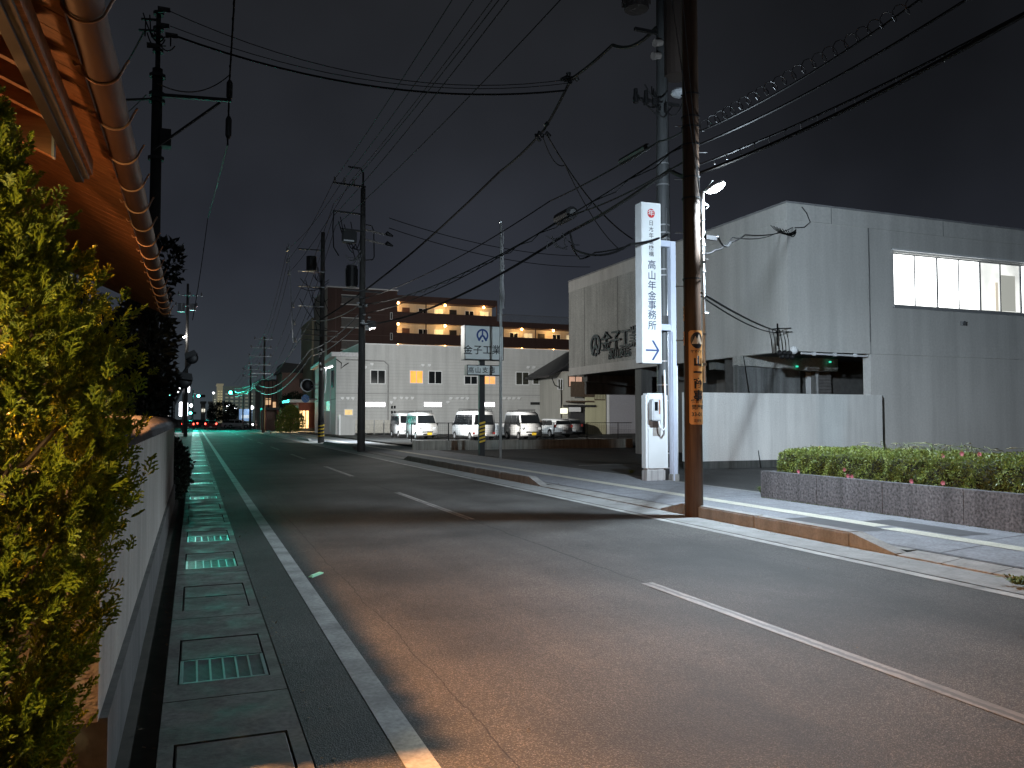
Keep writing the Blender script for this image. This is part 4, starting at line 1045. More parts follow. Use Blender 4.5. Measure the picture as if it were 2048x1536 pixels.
MB().tube([(FP.x + .05, FP.y, zt), (FP.x + .07, FP.y, 1.3)], .006, 5).build('halyard', M_WHITE, t)

# ================================================================== vehicles
def van(name, loc, rz, label, paint_m, W=1.475, L=3.4, H=1.9, style='van', rack=True, plate=None, lights_on=False, group='vans and cars parked in the lot', cat='van'):
    t = thing(name, loc, label, cat, group, rz)
    hw = W / 2; hl = L / 2
    if style == 'van': prof = [(hl - .10, .26), (hl, .42), (hl - .03, .86), (hl - .16, 1.08), (hl - .62, H - .12), (hl - .85, H), (-hl + .18, H), (-hl + .05, H - .12), (-hl, .95), (-hl, .36), (-hl + .08, .26)]
    elif style == 'wagon': prof = [(hl - .12, .25), (hl, .45), (hl - .05, .72), (hl - .95, .95), (hl - 1.75, H - .06), (hl - 2.1, H), (-hl + .55, H - .03), (-hl + .18, H - .14), (-hl, .95), (-hl, .38), (-hl + .08, .26)]
    else: prof = [(hl - .12, .22), (hl, .45), (hl - .05, .68), (hl - 1.1, .88), (hl - 1.9, H - .05), (hl - 2.2, H), (-hl + 1.3, H), (-hl + .5, .95), (-hl, .90), (-hl, .35), (-hl + .1, .22)]
    zb = .98 if style == 'van' else .90
    def wd(z): return hw - (0 if z < zb else (z - zb) / (H - zb) * (.10 if style == 'van' else .17)) - (.03 if z < .3 else 0)
    s = MB(); a = [s.bm.verts.new((-wd(z), y, z)) for y, z in prof]; b_ = [s.bm.verts.new((wd(z), y, z)) for y, z in prof]; n = len(a)
    s.bm.faces.new(a[::-1]); s.bm.faces.new(b_)
    for i in range(n): s.bm.faces.new((a[i], a[(i + 1) % n], b_[(i + 1) % n], b_[i]))
    s.bevel(.045, 3, 12); body = s.build('body', paint_m, t, True, True)
    def side(y0, y1, z0, z1, sl0=0, sl1=0, nm='side_window', m=M_GLASSD, o=.008, par=t):
        for sg in (-1, 1):
            q = MB(); q.prism([(sg * (wd(z0) + o), y0, z0), (sg * (wd(z0) + o), y1, z0), (sg * (wd(z1) + o), y1 - sl1, z1), (sg * (wd(z1) + o), y0 + sl0, z1)], (-sg * .012, 0, 0)); q.build(nm, m, par, False, True)
    if style == 'van':
        z0, z1 = 1.06, H - .22
        side(hl - .98, hl - .30, z0, z1, .02, .33); side(-.35, hl - 1.04, z0, z1); side(-hl + .16, -.42, z0, z1, .06, 0)
        fx = lambda z: hl - .16 - (z - 1.08) / (H - .12 - 1.08) * .46
        q = MB(); q.prism([(-wd(1.14) + .07, fx(1.14) + .012, 1.14), (wd(1.14) - .07, fx(1.14) + .012, 1.14), (wd(H - .2) - .09, fx(H - .2) + .012, H - .2), (-wd(H - .2) + .09, fx(H - .2) + .012, H - .2)], (0, -.015, 0)); q.build('windscreen', M_GLASSD, t, False, True)
        q = MB(); q.prism([(-hw + .12, -hl - .012 + .004, 1.06), (hw - .12, -hl - .008, 1.06), (hw - .20, -hl + .026, H - .24), (-hw + .20, -hl + .026, H - .24)], (0, .012, 0)); q.build('rear_window', M_GLASSD, t, False, True)
    else:
        z0, z1 = .96, H - .12
        side(hl - 1.95, hl - 1.10, z0, z1, 0, .62); side(hl - 2.75, hl - 2.02, z0, z1); side(-hl + .30, hl - 2.82, z0, z1, .38, 0)
        q = MB(); q.prism([(-hw + .16, -hl - .006 + .02, z0 + .05), (hw - .16, -hl + .014, z0 + .05), (hw - .28, -hl + .135, z1 - .04), (-hw + .28, -hl + .135, z1 - .04)], (0, .012, 0)); q.build('rear_window', M_GLASSD, t, False, True)
        q = MB(); q.prism([(-hw + .15, hl - .99, .98), (hw - .15, hl - .99, .98), (hw - .25, hl - 1.70, H - .10), (-hw + .25, hl - 1.70, H - .10)], (0, .012, .01)); q.build('windscreen', M_GLASSD, t, False, True)
    r = .27 if style == 'van' else .31
    for y in (hl - .55 if style == 'van' else hl - .85, -hl + .55 if style == 'van' else -hl + .78):
        for sg in (-1, 1):
            q = MB(); q.cyl((sg * (hw - .17), y, r), (sg * (hw + .004), y, r), r, None, 20); ty = q.build('wheel', M_RUB, t, False, True)
            q = MB(); q.cyl((sg * (hw - .05), y, r), (sg * (hw + .012), y, r), r * .64, r * .58, 16); q.build('rim', M_SILV, ty, False, True)
            q = MB(); q.ring((sg * (hw + .002), y, r), (0, 1, 0), (0, 0, 1), r * 1.02, r * 1.16, 0, math.pi, -.01 * sg, 12); q.build('wheel_arch', M_DARK, t, False, True)
    hz = .78 if style == 'van' else .66
    for sg in (-1, 1):
        q = MB(); q.ball((sg * (hw - .20), hl - .045, hz), .12, 10, (1.15, .45, .9)); q.build('headlight', mat('headlight_glass', (.70, .72, .74), .12, .3), t, False, True)
        q = MB(); zt_ = .44 if style == 'van' else .78
        q.box(sg * (hw - .10) - .08, sg * (hw - .10) + .08, -hl - .014, -hl + .03, zt_, zt_ + (.12 if style == 'van' else .22)); q.build('tail_light', emit('brake_light', (1, .06, .04), 14) if lights_on else mat('red_lens', (.28, .04, .035), .25), t, False, True)
        q = MB(); q.ball((sg * (hw + .08), hl - (.42 if style == 'van' else 1.25), 1.08 if style == 'van' else .98), .09, 8, (.8, .6, 1.2)); q.build('mirror', M_DARK, t, False, True)
    q = MB(); q.box(-.42, .42, hl - .012, hl + .008, .50, .58).box(-.30, .30, hl - .02, hl + .006, .34, .42); q.build('grille', M_DARK, t, False, True)
    q = MB(); q.box(-hw + .06, hw - .06, -hl - .03, -hl + .02, .30, .42); q.build('rear_bumper', mat('grey_bumper', (.20, .20, .20), .6), t, False, True)
    pm = plate or M_WHITE
    q = MB(); q.box(-.30, .03, hl + .009, hl + .017, .33, .495).box(-.165, .165, -hl - .03, -hl - .012, .45, .615) if False else q.box(-.165, .165, -hl - .042, -hl - .031, .33, .495); q.build('number_plate', pm, t, False, True)
    q = MB(); q.box(-.32, .01, hl + .009, hl + .017, .33, .495); q.build('number_plate', pm, t, False, True)
    q = MB()
    for sg in (-1, 1): q.box(sg * (hw + .006) - .004, sg * (hw + .006) + .004, -.45, -.33, .93, .96).box(sg * (hw + .006) - .004, sg * (hw + .006) + .004, -.25, -.13, .93, .96)
    q.build('door_handle', M_DARK, t, False, True)
    if rack:
        q = MB(); rw = hw - .16
        for x in (-rw, rw): q.tube([(x, -hl + .3, H + .10), (x, hl - 1.0, H + .10)], .016, 6)
        for y in np.linspace(-hl + .35, hl - 1.05, 5):
            q.tube([(-rw, y, H + .10), (rw, y, H + .10)], .014, 6)
            for x in (-rw, rw): q.bar((x, y, H - .05), (x, y, H + .10), .035, .02)
        q.tube([(-rw, hl - 1.0, H + .18), (rw, hl - 1.0, H + .18)], .014, 6)
        for x in (-rw, rw): q.bar((x, hl - 1.0, H + .08), (x, hl - 1.0, H + .18), .02, .02)
        q.build('roof_rack', M_DARK, t, False, True)
    return t
def lotp(u, D): p = PD(u, 860, D); return Vector((p.x, p.y, .15))
q = lotp(855, 57.5); van('parked_van', (q.x, q.y + 1.7, .15), math.pi, 'white van with roof rack and yellow plate, front one of the pair facing the street', M_CARW, plate=M_YEL)
q2 = lotp(818, 62); van('parked_van', (q2.x + .1, q2.y + 2.0, .15), math.pi, 'white van parked half hidden behind another white van, nearest the boundary', M_CARW, plate=M_YEL)
q = lotp(966, 55); van('parked_van', (q.x, q.y + 2.1, .15), R(2), 'larger white van seen from behind, parked beside the black sign post', M_CARW, W=1.66, L=4.2, H=1.98)
q = lotp(1064, 56.5); van('parked_van', (q.x, q.y + 1.7, .15), math.pi, 'white van with round lamps and yellow plate facing the street, right of the flagpole', M_CARW, H=1.94, W=1.6, plate=M_YEL)
q = lotp(1124, 64); van('parked_car', (q.x, q.y + 2.1, .15), R(3), 'white estate car seen from behind beside the right hand van', M_CARW, W=1.68, L=4.3, H=1.47, style='wagon', rack=False, cat='car')
q = lotp(1140, 72); van('parked_car', (q.x + .5, q.y + 2.1, .15), R(-4), 'pale car half hidden behind the white estate car', M_CARS, W=1.7, L=4.4, H=1.5, style='wagon', rack=False, cat='car')
q = lotp(1006, 62); o = thing('bin', (q.x, q.y, .15), 'small white box standing by the wall behind the flagpole', 'box')
s = MB(); s.box(q.x - .5, q.x + .5, q.y, q.y + .5, .35, 1.25); s.bevel(.04, 2); s.build('case', M_CARW, o); MB().box(q.x - .35, q.x + .35, q.y + .1, q.y + .4, .15, .35).build('stand', M_DARK, o)
# distant traffic
def far(u, D): p = PD(u, 850, D); return (p.x, p.y, 0)
q = far(421, 122); van('waiting_car', q, R(0), 'dark car with glowing red tail lights waiting at the crossing', mat('maroon_paint', (.10, .03, .04), .3), W=1.72, L=4.2, H=1.5, style='sedan', rack=False, lights_on=True, group='cars waiting at the traffic lights', cat='car')
for u_, D_, lb in ((376, 118, 'car with red tail lights stopped at the left edge of the road'), (404, 140, 'car with red tail lights beyond the crossing, ahead of the dark car'), (390, 160, 'farthest small car with red lights beyond the crossing')):
    q = far(u_, D_); van('waiting_car', q, 0, lb, mat('dark_paint', (.06, .06, .065), .3), W=1.7, L=4.2, H=1.5, style='sedan', rack=False, lights_on=True, group='cars waiting at the traffic lights', cat='car')

# ================================================================== buildings behind the lot
def win(x0, x1, z0, z1, y, par, panem, frame_m=None, split=True, curtain=None, nm='window'):
    f_ = MB(); e_ = .07; fm = frame_m or M_WHITE
    f_.box(x0, x1, y - .08, y - .002, z0, z0 + e_).box(x0, x1, y - .08, y - .002, z1 - e_, z1).box(x0, x0 + e_, y - .08, y - .002, z0 + e_, z1 - e_).box(x1 - e_, x1, y - .08, y - .002, z0 + e_, z1 - e_)
    if split: m_ = (x0 + x1) / 2; f_.box(m_ - .03, m_ + .03, y - .075, y - .03, z0 + e_, z1 - e_)
    f_ = f_.build(nm, fm, par); MB().box(x0 + e_, x1 - e_, y - .03, y - .012, z0 + e_, z1 - e_).build('pane', panem, f_); return f_
YG = 75.8
gx0, gx1 = 12.15, 36.5
M_SIDING = concrete('grey_siding', (.50, .505, .50), .16, .75, .5, .06)
_m, _t, _b = MATS['grey_siding'], MATS['grey_siding'].node_tree, MATS['grey_siding'].node_tree.nodes['Principled BSDF']
t = thing('lodging_house', (gx0, YG, .15), 'two storey grey sided building with white strip lamps and orange lit windows behind the vans', 'building')
MB().box(gx0, gx1, YG, YG + 14, 0, 7.35).build('wall', M_SIDING, t)
MB().box(14.33, gx1, YG - .02, YG + 12, 7.352, 8.60).build('parapet', M_SIDING, t)
MB().box(14.25, gx1 + .1, YG - .1, YG + 12.1, 8.60, 8.68).build('coping', M_WHITE, t)
MB().prism([(gx0 - .5, YG - .35, 7.36), (gx0 - .5, YG + 14, 6.9), (gx0 - .5, YG + 14, 7.15), (gx0 - .5, YG - .35, 7.75)], (14.3 - gx0 + .5, 0, 0)).build('roof', mat('pale_roof_edge', (.58, .58, .60), .5), t)
s = MB()
for z in (3.95, ): s.box(gx0 - .01, gx1, YG - .012, YG - .002, z, z + .06)
s.box(gx0 - .012, gx0 - .002, YG, YG + 13, 3.4, 3.5)
for z in np.arange(.5, 7.3, .30): s.box(gx0 + .05, gx1, YG - .004, YG - .0015, z, z + .012)
s.build('siding_joint', mat('siding_joint_grey', (.30, .30, .30), .8), t)  # grey joint lines between the siding boards
s = MB(); x = PY(776, 760, YG).x
s.tube([(13.0, YG - .06, 7.1), (x - .4, YG - .06, 7.05), (x, YG - .06, 6.7), (x, YG - .06, .2)], .07, 6); s.build('downpipe', mat('grey_pipe', (.34, .34, .34), .5), t)
dark_pane = M_GLASSD
def lightpane(n, c, k, tx=1.2): return emit(n, c, k, tx)
op = lightpane('orange_curtain', (1, .36, .06), 1.1)
for (u0_, u1_, v0_, v1_, pm) in ((740, 771, 740, 768, M_GLASSD), (819, 846, 741, 767, op), (856, 884, 742, 768, M_GLASSD), (928, 955, 752, 769, M_GLASSD), (966, 991, 752, 769, lightpane('orange_curtain_dim', (1, .42, .14), .9)), (1031, 1058, 744, 770, mat('dim_room_glass', (.05, .05, .04), .2)), (1065, 1090, 745, 769, mat('dim_room_glass', (.05, .05, .04), .2))):
    p0, p1 = PY(u0_, v1_, YG), PY(u1_, v0_, YG); win(p0.x, p1.x, p0.z, p1.z, YG, t, pm)
p0, p1 = PY(688, 831, YG), PY(706, 818, YG); win(p0.x, p1.x, p0.z, p1.z, YG, t, lightpane('amber_small_pane', (.9, .6, .25), .55, 3), split=False)
p0, p1 = PY(1059, 811, YG), PY(1090, 803, YG); win(p0.x, p1.x, p0.z, p1.z, YG, t, M_GLASSD, M_SIDING, split=False)
p0 = PY(1036, 769, YG); MB().box(p0.x + .1, p0.x + 1.0, YG - .011, YG - .006, p0.z + .08, p0.z + .4).build('paper_on_pane', emit('glowing_papers', (.8, .85, .8), .45, 6), t)  # papers glow by themselves in place of room light on them
strips = []
for u0_, u1_ in ((730, 771), (847, 884), (958, 990)):
    p0, p1 = PY(u0_, 813, YG), PY(u1_, 805, YG)
    st = win(p0.x, p1.x, p0.z - .06, p1.z + .06, YG, t, emit('strip_lamp', (1, .93, 1.0), 7), M_WHITE, split=False, nm='strip_window'); strips.append(((p0.x + p1.x) / 2, p0.z))
s = MB(); vn = []
for u_, v_ in ((684, 797), (695, 797), (705, 797), (789, 797), (802, 796.5), (813, 796.5), (824, 796.5), (901, 797), (914, 797), (924, 797), (934, 797), (743, 729), (730, 735), (845, 731), (858, 731), (1008, 797), (1018, 797), (1027, 797), (1037, 797), (782, 805), (895, 805), (1056, 735), (1067, 735), (1100, 806)):
    p_ = PY(u_, v_, YG); q = MB(); q.cyl((p_.x, YG - .16, p_.z), (p_.x, YG - .002, p_.z), .12, .15, 10); q.box(p_.x - .15, p_.x + .15, YG - .19, YG - .161, p_.z - .02, p_.z + .13); q.build('vent_hood', M_WHITE, t)
p_ = PY(782, 835, YG)
for i in range(2):
    for j in range(3):
        x = p_.x + i * .26; z = 1.62 + j * .48; MB().box(x, x + .17, YG - .02, YG - .002, z, z + .27).build('block_window', M_GLASSD, t)
# end face towards the street: door and window
sx = gx0
f_ = MB().box(sx - .03, sx - .002, YG + 3.2, YG + 5.6, .3, 6.6).build('side_panel', concrete('pale_side_panel', (.52, .55, .57), .2), t)
MB().box(sx - .06, sx - .002, YG + 1.5, YG + 2.6, 4.6, 6.2).build('side_window', M_GLASSD, t)
MB().box(sx - .05, sx - .031, YG + 3.3, YG + 5.4, 2.4, 3.35).build('notice', mat('pale_teal_notice', (.45, .62, .62), .5), t)
s = MB(); p_ = PY(688, 738, YG)
s.tube([PY(672, 718, YG - .1), PY(683, 726, YG - .15), PY(682, 737, YG - .15), PY(690, 730, YG - .15), PY(697, 726, YG - .05)], .05, 6); s.build('service_cable', M_CABLE, t)
# low screen walls in front of it
p0, p1 = PY(681, 868, YG - 2), PY(709, 840, YG - 2)
t2 = thing('screen_fence', (p0.x, YG - 2, .15), 'plain grey screen wall with sloping top against the lodging building', 'wall')
MB().prism([(p0.x, YG - 2, .1), (p1.x, YG - 2, .1), (p1.x, YG - 2, 1.55), (p0.x, YG - 2, 1.95)], (0, .15, 0)).build('panel', M_SIDING, t2); MB().box(p0.x - .15, p0.x, YG - 2.05, YG - 1.8, .1, 2.0).build('post', M_WHITE, t2)
p0, p1 = PY(709, 868, YG - 2.2), PY(787, 842, YG - 2.2)
t2 = thing('slat_fence', (p0.x, YG - 2.2, .15), 'pale horizontal slat fence along the lodging building behind the vans', 'fence')
for k in range(4):
    a0 = p0.x + (p1.x - p0.x) * k / 4; a1 = p0.x + (p1.x - p0.x) * (k + 1) / 4 - .06; s = MB()
    for z in np.arange(.35, 1.45, .13): s.box(a0 + .05, a1, YG - 2.2, YG - 2.16, z, z + .115)
    s.build('slat_panel', mat('pale_slat', (.52, .50, .45), .6), t2); MB().box(a0, a0 + .05, YG - 2.22, YG - 2.14, .12, 1.5).build('post', M_GALV, t2)

# small dark-roofed house with a brown balcony and a garage
YH = 70.0
def hp(u, v, y=YH): return PY(u, v, y)
t = thing('balcony_house', (hp(1130, 868).x, YH, .15), 'beige house with brown slatted balcony and dark tiled eave behind the parking lot', 'house')
M_BEIGE = concrete('beige_siding', (.44, .43, .39), .15); M_CREAM = concrete('cream_siding', (.52, .50, .34), .15, .7, .6)
a_, c_ = hp(1128, 868), hp(1140, 742); MB().box(a_.x, a_.x + 5.5, YH + .6, YH + 9, .1, c_.z).build('wall', M_BEIGE, t)
r0, r1 = hp(1097, 750, YH - .3), hp(1150, 716, YH - .3)
MB().prism([(r0.x, YH - .4, r0.z), (r1.x + 2, YH - .4, r1.z + 1.1), (r1.x + 2, YH - .4, r1.z + .9), (r0.x, YH - .4, r0.z - .2)], (0, 9, 0)).build('roof', M_ROOFT, t)
MB().tube([(r0.x + .4, YH - .2, r0.z - .25), (r0.x + .9, YH + .3, r0.z - .9), (a_.x - .05, YH + .5, r0.z - 1.2), (a_.x - .05, YH + .5, r0.z - 4.2), (a_.x + .4, YH + .4, r0.z - 4.6)], .05, 6).build('downpipe', M_DARK, t)
w0, w1 = hp(1120, 779), hp(1131, 757); win(w0.x, w1.x, w0.z, w1.z, YH + .58, t, mat('dim_room_glass', (.05, .05, .04), .2))
b0, b1 = hp(1136, 794), hp(1183, 766); M_BALC = wood('brown_balcony', (.12, .085, .06), 'z')
bal = MB(); x = b0.x
while x < b1.x: bal.box(x, x + .10, YH - .6, YH - .57, b0.z, b1.z); x += .115
bal.box(b0.x, b1.x, YH - .63, YH - .601, b1.z, b1.z + .08).box(b0.x, b1.x, YH - .6, YH + .5, b0.z - .5, b0.z - .35)
bal.build('balcony', M_BALC, t)
s = MB(); x = hp(1184, 780).x; e2 = hp(1205, 780).x
s.box(x, e2, YH - .55, YH - .45, b1.z - .05, b1.z + .05)
s.box(x, e2, YH - .55, YH - .45, b0.z - .3, b0.z - .2)
k = x
while k < e2: s.box(k, k + .04, YH - .52, YH - .48, b0.z - .2, b1.z); k += .16
s.build('balcony_rail', M_BALC, t)
w0, w1 = hp(1141, 765), hp(1170, 756); win(w0.x, w1.x, w0.z - .4, w1.z + .2, YH + .55, t, lightpane('dim_pink_curtain', (.6, .36, .26), .55, 3), M_DARK)
MB().box(b0.x - .3, b1.x + .1, YH - .7, YH + .5, b0.z - .95, b0.z - .75).build('canopy', M_ROOFT, t)
MB().box(hp(1131, 805).x, hp(1155, 805).x, YH - .72, YH - .70, b0.z - 1.4, b0.z - .98).build('awning', M_WHITE, t)
MB().box(hp(1140, 868).x, hp(1171, 868).x, YH - .1, YH + .4, .1, b0.z - 1.0).build('dark_sheeting', mat('dark_sheet', (.05, .05, .055), .7), t)
t = thing('garage', (hp(1172, 868).x, YH - .5, .15), 'cream sided garage with grey roller shutter left of the concrete column', 'garage')
g0_, g1_ = hp(1172, 872, YH - .5), hp(1216, 765, YH - .5); M_SH = mat('lavender_grey_shutter', (.38, .38, .42), .5, 0, .1)
MB().box(g0_.x, hp(1212, 868, YH - .5).x, YH - .5, YH - .3, .1, g1_.z).build('wall', M_CREAM, t)
s0, s1 = hp(1214, 872, YH - .45), hp(1290, 790, YH - .45)
s = MB(); z = .2
while z < s1.z: s.box(s0.x + .25, s1.x, YH - .47, YH - .44, z, z + .09); z += .1
s.build('shutter', M_SH, t)
MB().box(s0.x, s0.x + .24, YH - .52, YH - .40, .1, s1.z + .1).build('frame', M_WHITE, t); MB().box(s0.x, s1.x, YH - .6, YH - .3, s1.z + .12, s1.z + .5).build('shutter_box', M_SH, t)
MB().box(s0.x - .3, s1.x + 4, YH - .3, YH + 5, s1.z + .5, s1.z + 2.0).build('upper_wall', M_CREAM, t)
p_ = hp(1127, 822, YH + .3); t = thing('lit_sign', p_, 'small glowing pale box sign above the parked estate car', 'sign')
s = MB(); s.box(p_.x - .35, p_.x + .35, YH + .1, YH + .3, p_.z - .25, p_.z + .25); s.bevel(.03, 1); s.build('face', emit('warm_sign', (1, 1, .72), 1.3), t); MB().box(p_.x - .05, p_.x + .05, YH + .3, YH + .62, p_.z - .05, p_.z + .05).build('bracket', M_DARK, t)

# brown apartment block with lit access galleries
YA = 102.6
def ap(u, v): return PY(u, v, YA)
t = thing('apartment_block', (15.3, YA, 0), 'long brown apartment block with galleries lit by orange lamps', 'building')
M_BROWN = concrete('brown_tile', (.085, .048, .042), .15, .6, .5); M_GALW = concrete('cream_gallery_wall', (.62, .55, .42), .12); M_APTS = concrete('grey_beige_end', (.34, .31, .28), .2)
zt_ = 18.05
MB().box(15.3, 24.15, YA, YA + 12, 0, zt_).build('wall', M_BROWN, t)
MB().box(15.2, 24.25, YA - .1, YA + 12.1, zt_, zt_ + .15).build('coping', M_WHITE, t)
MB().box(15.27, 15.298, YA + .05, YA + 12, 0, zt_ - .02).build('end_wall', M_APTS, t)
MB().box(24.15, 37.7, YA + 1.7, YA + 12, 0, 17.5).build('rear_wall', M_GALW, t); MB().box(37.72, 60, YA + 1.7, YA + 12, 0, 14.6).build('rear_wall', M_GALW, t)
MB().box(24.15, 37.8, YA - .02, YA + 12, 16.75, 17.55).build('roof_band', M_BROWN, t); MB().box(37.82, 60, YA - .02, YA + 12, 13.98, 14.75).build('roof_band', M_BROWN, t)
s = MB()
for x in np.arange(37.9, 60, .16): s.box(x, x + .03, YA + .3, YA + .33, 14.8, 15.75)
s.box(37.85, 60, YA + .28, YA + .35, 15.75, 15.83); s.build('roof_railing', M_GALV, t)
fl = [16.67, 13.95, 11.23, 8.51]
for i, z in enumerate(fl):
    x1 = 37.7 if i == 0 else 60
    if i < 3: MB().box(24.16, x1, YA, YA + .18, z - 2.70 + .02, z - 1.27).build('balustrade', M_BROWN, t)
    if i < 3: MB().box(24.16, x1, YA + .19, YA + 1.68, z - 2.62, z - 2.45).build('gallery_floor', M_GALW, t)
ul = [24.3, 30.6, 36.0, 41.5, 46.2, 52]
for i, z in enumerate(fl[:3]):
    for k, x in enumerate(ul):
        if i == 0 and x > 37: continue
        q = MB(); q.ball((x, YA + .15, z - .12), .16, 8); q.build('gallery_lamp', emit('amber_bulb', (1, .50, .14), 30), t)
        lamp('gallery_light', 'POINT', (x, YA + .55, z - .35), 75, (1, .58, .22), t, .15)
    for k, x in enumerate(np.arange(25.2, 37, 2.15) if i == 0 else np.arange(25.2, 58, 2.15)):
        if k % 3 == 0: MB().box(x, x + 1.0, YA + 1.62, YA + 1.69, z - 2.4, z - .45).build('door', M_DARK if k % 2 else M_BROWN, t)
        else: win(x, x + 1.3, z - 1.25, z - .45, YA + 1.69, t, M_GLASSD if k % 3 == 1 else lightpane('cream_pane', (1, .8, .5), .5, 2))
for x in (27.9, 37.72, 43.4): MB().box(x, x + .12, YA - .06, YA + .02, 8, 17.4 if x < 38 else 14.6).build('downpipe', M_BROWN, t)
for v0_, v1_ in ((593, 608), (638, 654), (683, 698)):
    p0, p1 = ap(682, v1_), ap(720, v0_)
    MB().box(p0.x, p1.x + .2, YA - .4, YA - .3, p0.z, p1.z).build('glass_balcony', mat('grey_glass_panel', (.16, .15, .145), .3), t)
    MB().box(p0.x - .05, p1.x + .25, YA - .42, YA - .002, p0.z - .1, p0.z - .002).box(p0.x - .05, p1.x + .25, YA - .42, YA - .28, p1.z + .002, p1.z + .08).build('balcony_edge', M_WHITE, t)
for v_ in (632, 673): p0, p1 = ap(780, v_ + 7), ap(785, v_ - 7); win(p0.x, p1.x, p0.z, p1.z, YA, t, M_GLASSD, split=False)
s = MB()
for v_ in (627, 669): z = ap(700, v_).z; s.box(15.35, 24.1, YA - .015, YA - .002, z, z + .05)
s.box(16.3, 16.36, YA - .016, YA - .003, 6, 17.9); s.build('wall_joint', mat('brown_joint', (.16, .11, .10), .8), t)
for v_ in (610, 651, 690):
    p_ = PX(646, v_, 15.27); f_ = MB().box(15.2, 15.268, p_.y - 1.2, p_.y + 1.2, p_.z - .85, p_.z + .75).build('end_window', M_WHITE, t)
    MB().box(15.18, 15.199, p_.y - 1.1, p_.y + 1.1, p_.z - .75, p_.z + .65).build('pane', emit('warm_lit_pane', (1, .62, .34), .75, 1.5), f_)
MB().box(15.0, 18, YA + 12, YA + 24, 0, 15.6).build('rear_wing', concrete('cream_rear_wing', (.40, .37, .27), .15), t)

# ================================================================== UTILITY POLES AND WIRES
M_INS = mat('porcelain', (.30, .27, .25), .3)
def guard(par, c, r, z0, z1):
    q = MB(); q.cyl((c.x, c.y, z0), (c.x, c.y, z1), r + .006, None, 16); gd = q.build('striped_guard', M_BLACKL, par)
    q = MB(); hh = .22; z = z0 + .05
    while z < z1 - .25:
        for k in range(16):
            a0, a1 = 2 * math.pi * k / 16, 2 * math.pi * (k + 1) / 16; d0 = .10 * ((k % 8) / 8); d1 = .10 * ((k % 8 + 1) / 8)
            f = lambda a, zz_: (c.x + math.cos(a) * (r + .009), c.y + math.sin(a) * (r + .009), zz_)
            q.quad(f(a0, z + d0), f(a1, z + d1), f(a1, z + d1 + .1), f(a0, z + d0 + .1))
        z += hh
    q.build('yellow_stripe', M_YEL, gd)
# --- first concrete pole
P1 = Vector((7.69, 40.2, 0)); D1 = 40.2
def q1(u, v): return PD(u, v, D1)
t = thing('concrete_utility_pole', P1, 'grey concrete utility pole with transformer and wire frame before the van parking lot', 'utility pole')
pole_shaft(P1, 13.1, .20, .12).build('shaft', M_GREYPOLE, t, True)
tp = q1(716, 372); tp.x, tp.y = P1.x, P1.y
MB().tube([P1 + Vector((0, 0, 12.9)), P1 + Vector((0, 0, 13.9)), P1 + Vector((-.15, 0, 14.1)), P1 + Vector((-.75, 0, 14.12))], .05, 8).build('ground_wire_arm', M_DARK, t)
for z, l_ in ((13.15, 1.5), (11.75, 1.5), (10.9, 1.1)): MB().bar(P1 + Vector((.1, -.15, z)), P1 + Vector((-l_, -.15, z + .05)), .08, .08).build('crossarm', M_DARK, t)
for x in (-1.42, -.95, -.5): MB().cyl(P1 + Vector((x, -.15, 13.2)), P1 + Vector((x, -.15, 13.5)), .07, .045).build('insulator', M_INS, t)
s = MB(); s.tube([P1 + Vector(p) for p in ((-1.45, -.15, 11.85), (-1.5, -.15, 11.0), (-1.45, -.15, 10.0), (-1.2, -.15, 9.6))], .03, 6)
g = np.random.default_rng(41)
for k in range(8): s.tube(sagline([P1 + Vector((g.uniform(-1.5, -.5), -.15 + g.normal() * .1, g.uniform(10.0, 11.7))), P1 + Vector((g.uniform(-.6, 0), -.1, g.uniform(9.6, 10.9)))], .45, 8), .022, 5)
s.build('jumper_wire', M_CABLE, t)
s = MB(); s.box(P1.x - 1.05, P1.x - .35, P1.y - .4, P1.y, 10.25, 10.85); s.bevel(.05, 2); s.build('switch_box', M_DARK, t)
MB().box(P1.x - 1.0, P1.x - .5, P1.y - .42, P1.y - .40, 10.3, 10.37).build('porcelain_row', M_WHITE, t)
MB().tube([P1 + Vector(p) for p in ((.1, 0, 11.3), (.45, 0, 11.25), (.55, 0, 11.0), (.58, 0, 9.7), (.5, 0, 9.55), (.1, 0, 9.5))], .03, 6).build('bracket', M_DARK, t)
for z in (11.05, 10.55): MB().tube([P1 + Vector((.1, 0, z)), P1 + Vector((.7, -.05, z - .12)), P1 + Vector((1.1, -.1, z - .2))], [.04, .05, .03], 6).build('strain_insulator', M_INS, t); 
for z in (10.92, 10.42): MB().tube([P1 + Vector((1.1, -.1, z - .05)), P1 + Vector((1.2, -.1, z)), P1 + Vector((1.5, -.12, z - .13))], [.03, .12, .05], 8).build('cutout_cover', M_DARK, t)
s = MB(); s.cyl(P1 + Vector((-.55, -.1, 8.1)), P1 + Vector((-.55, -.1, 9.15)), .27, .27, 16)
for k in range(10): a = k * .628; d = Vector((math.cos(a), math.sin(a), 0)); s.bar(P1 + Vector((-.55, -.1, 8.2)) + d * .29, P1 + Vector((-.55, -.1, 9.0)) + d * .29, .02, .06, d)
s.build('transformer', M_DARK, t)
s = MB(); g = np.random.default_rng(43)
for k in range(7): s.tube(sagline([P1 + Vector((g.uniform(-.9, -.2), g.uniform(-.3, .1), g.uniform(9.1, 9.7))), P1 + Vector((g.uniform(-.3, 0), -.1, g.uniform(9.3, 10.2)))], .2, 6), .022, 5)
s.build('transformer_lead', M_GALV, t)
MB().bar(P1 + Vector((-1.0, -.15, 7.95)), P1 + Vector((1.0, -.15, 7.9)), .08, .08).bar(P1 + Vector((-1.0, -.15, 7.6)), P1 + Vector((.3, -.15, 7.6)), .06, .06).build('platform', M_DARK, t)
s = MB(); g = np.random.default_rng(47)
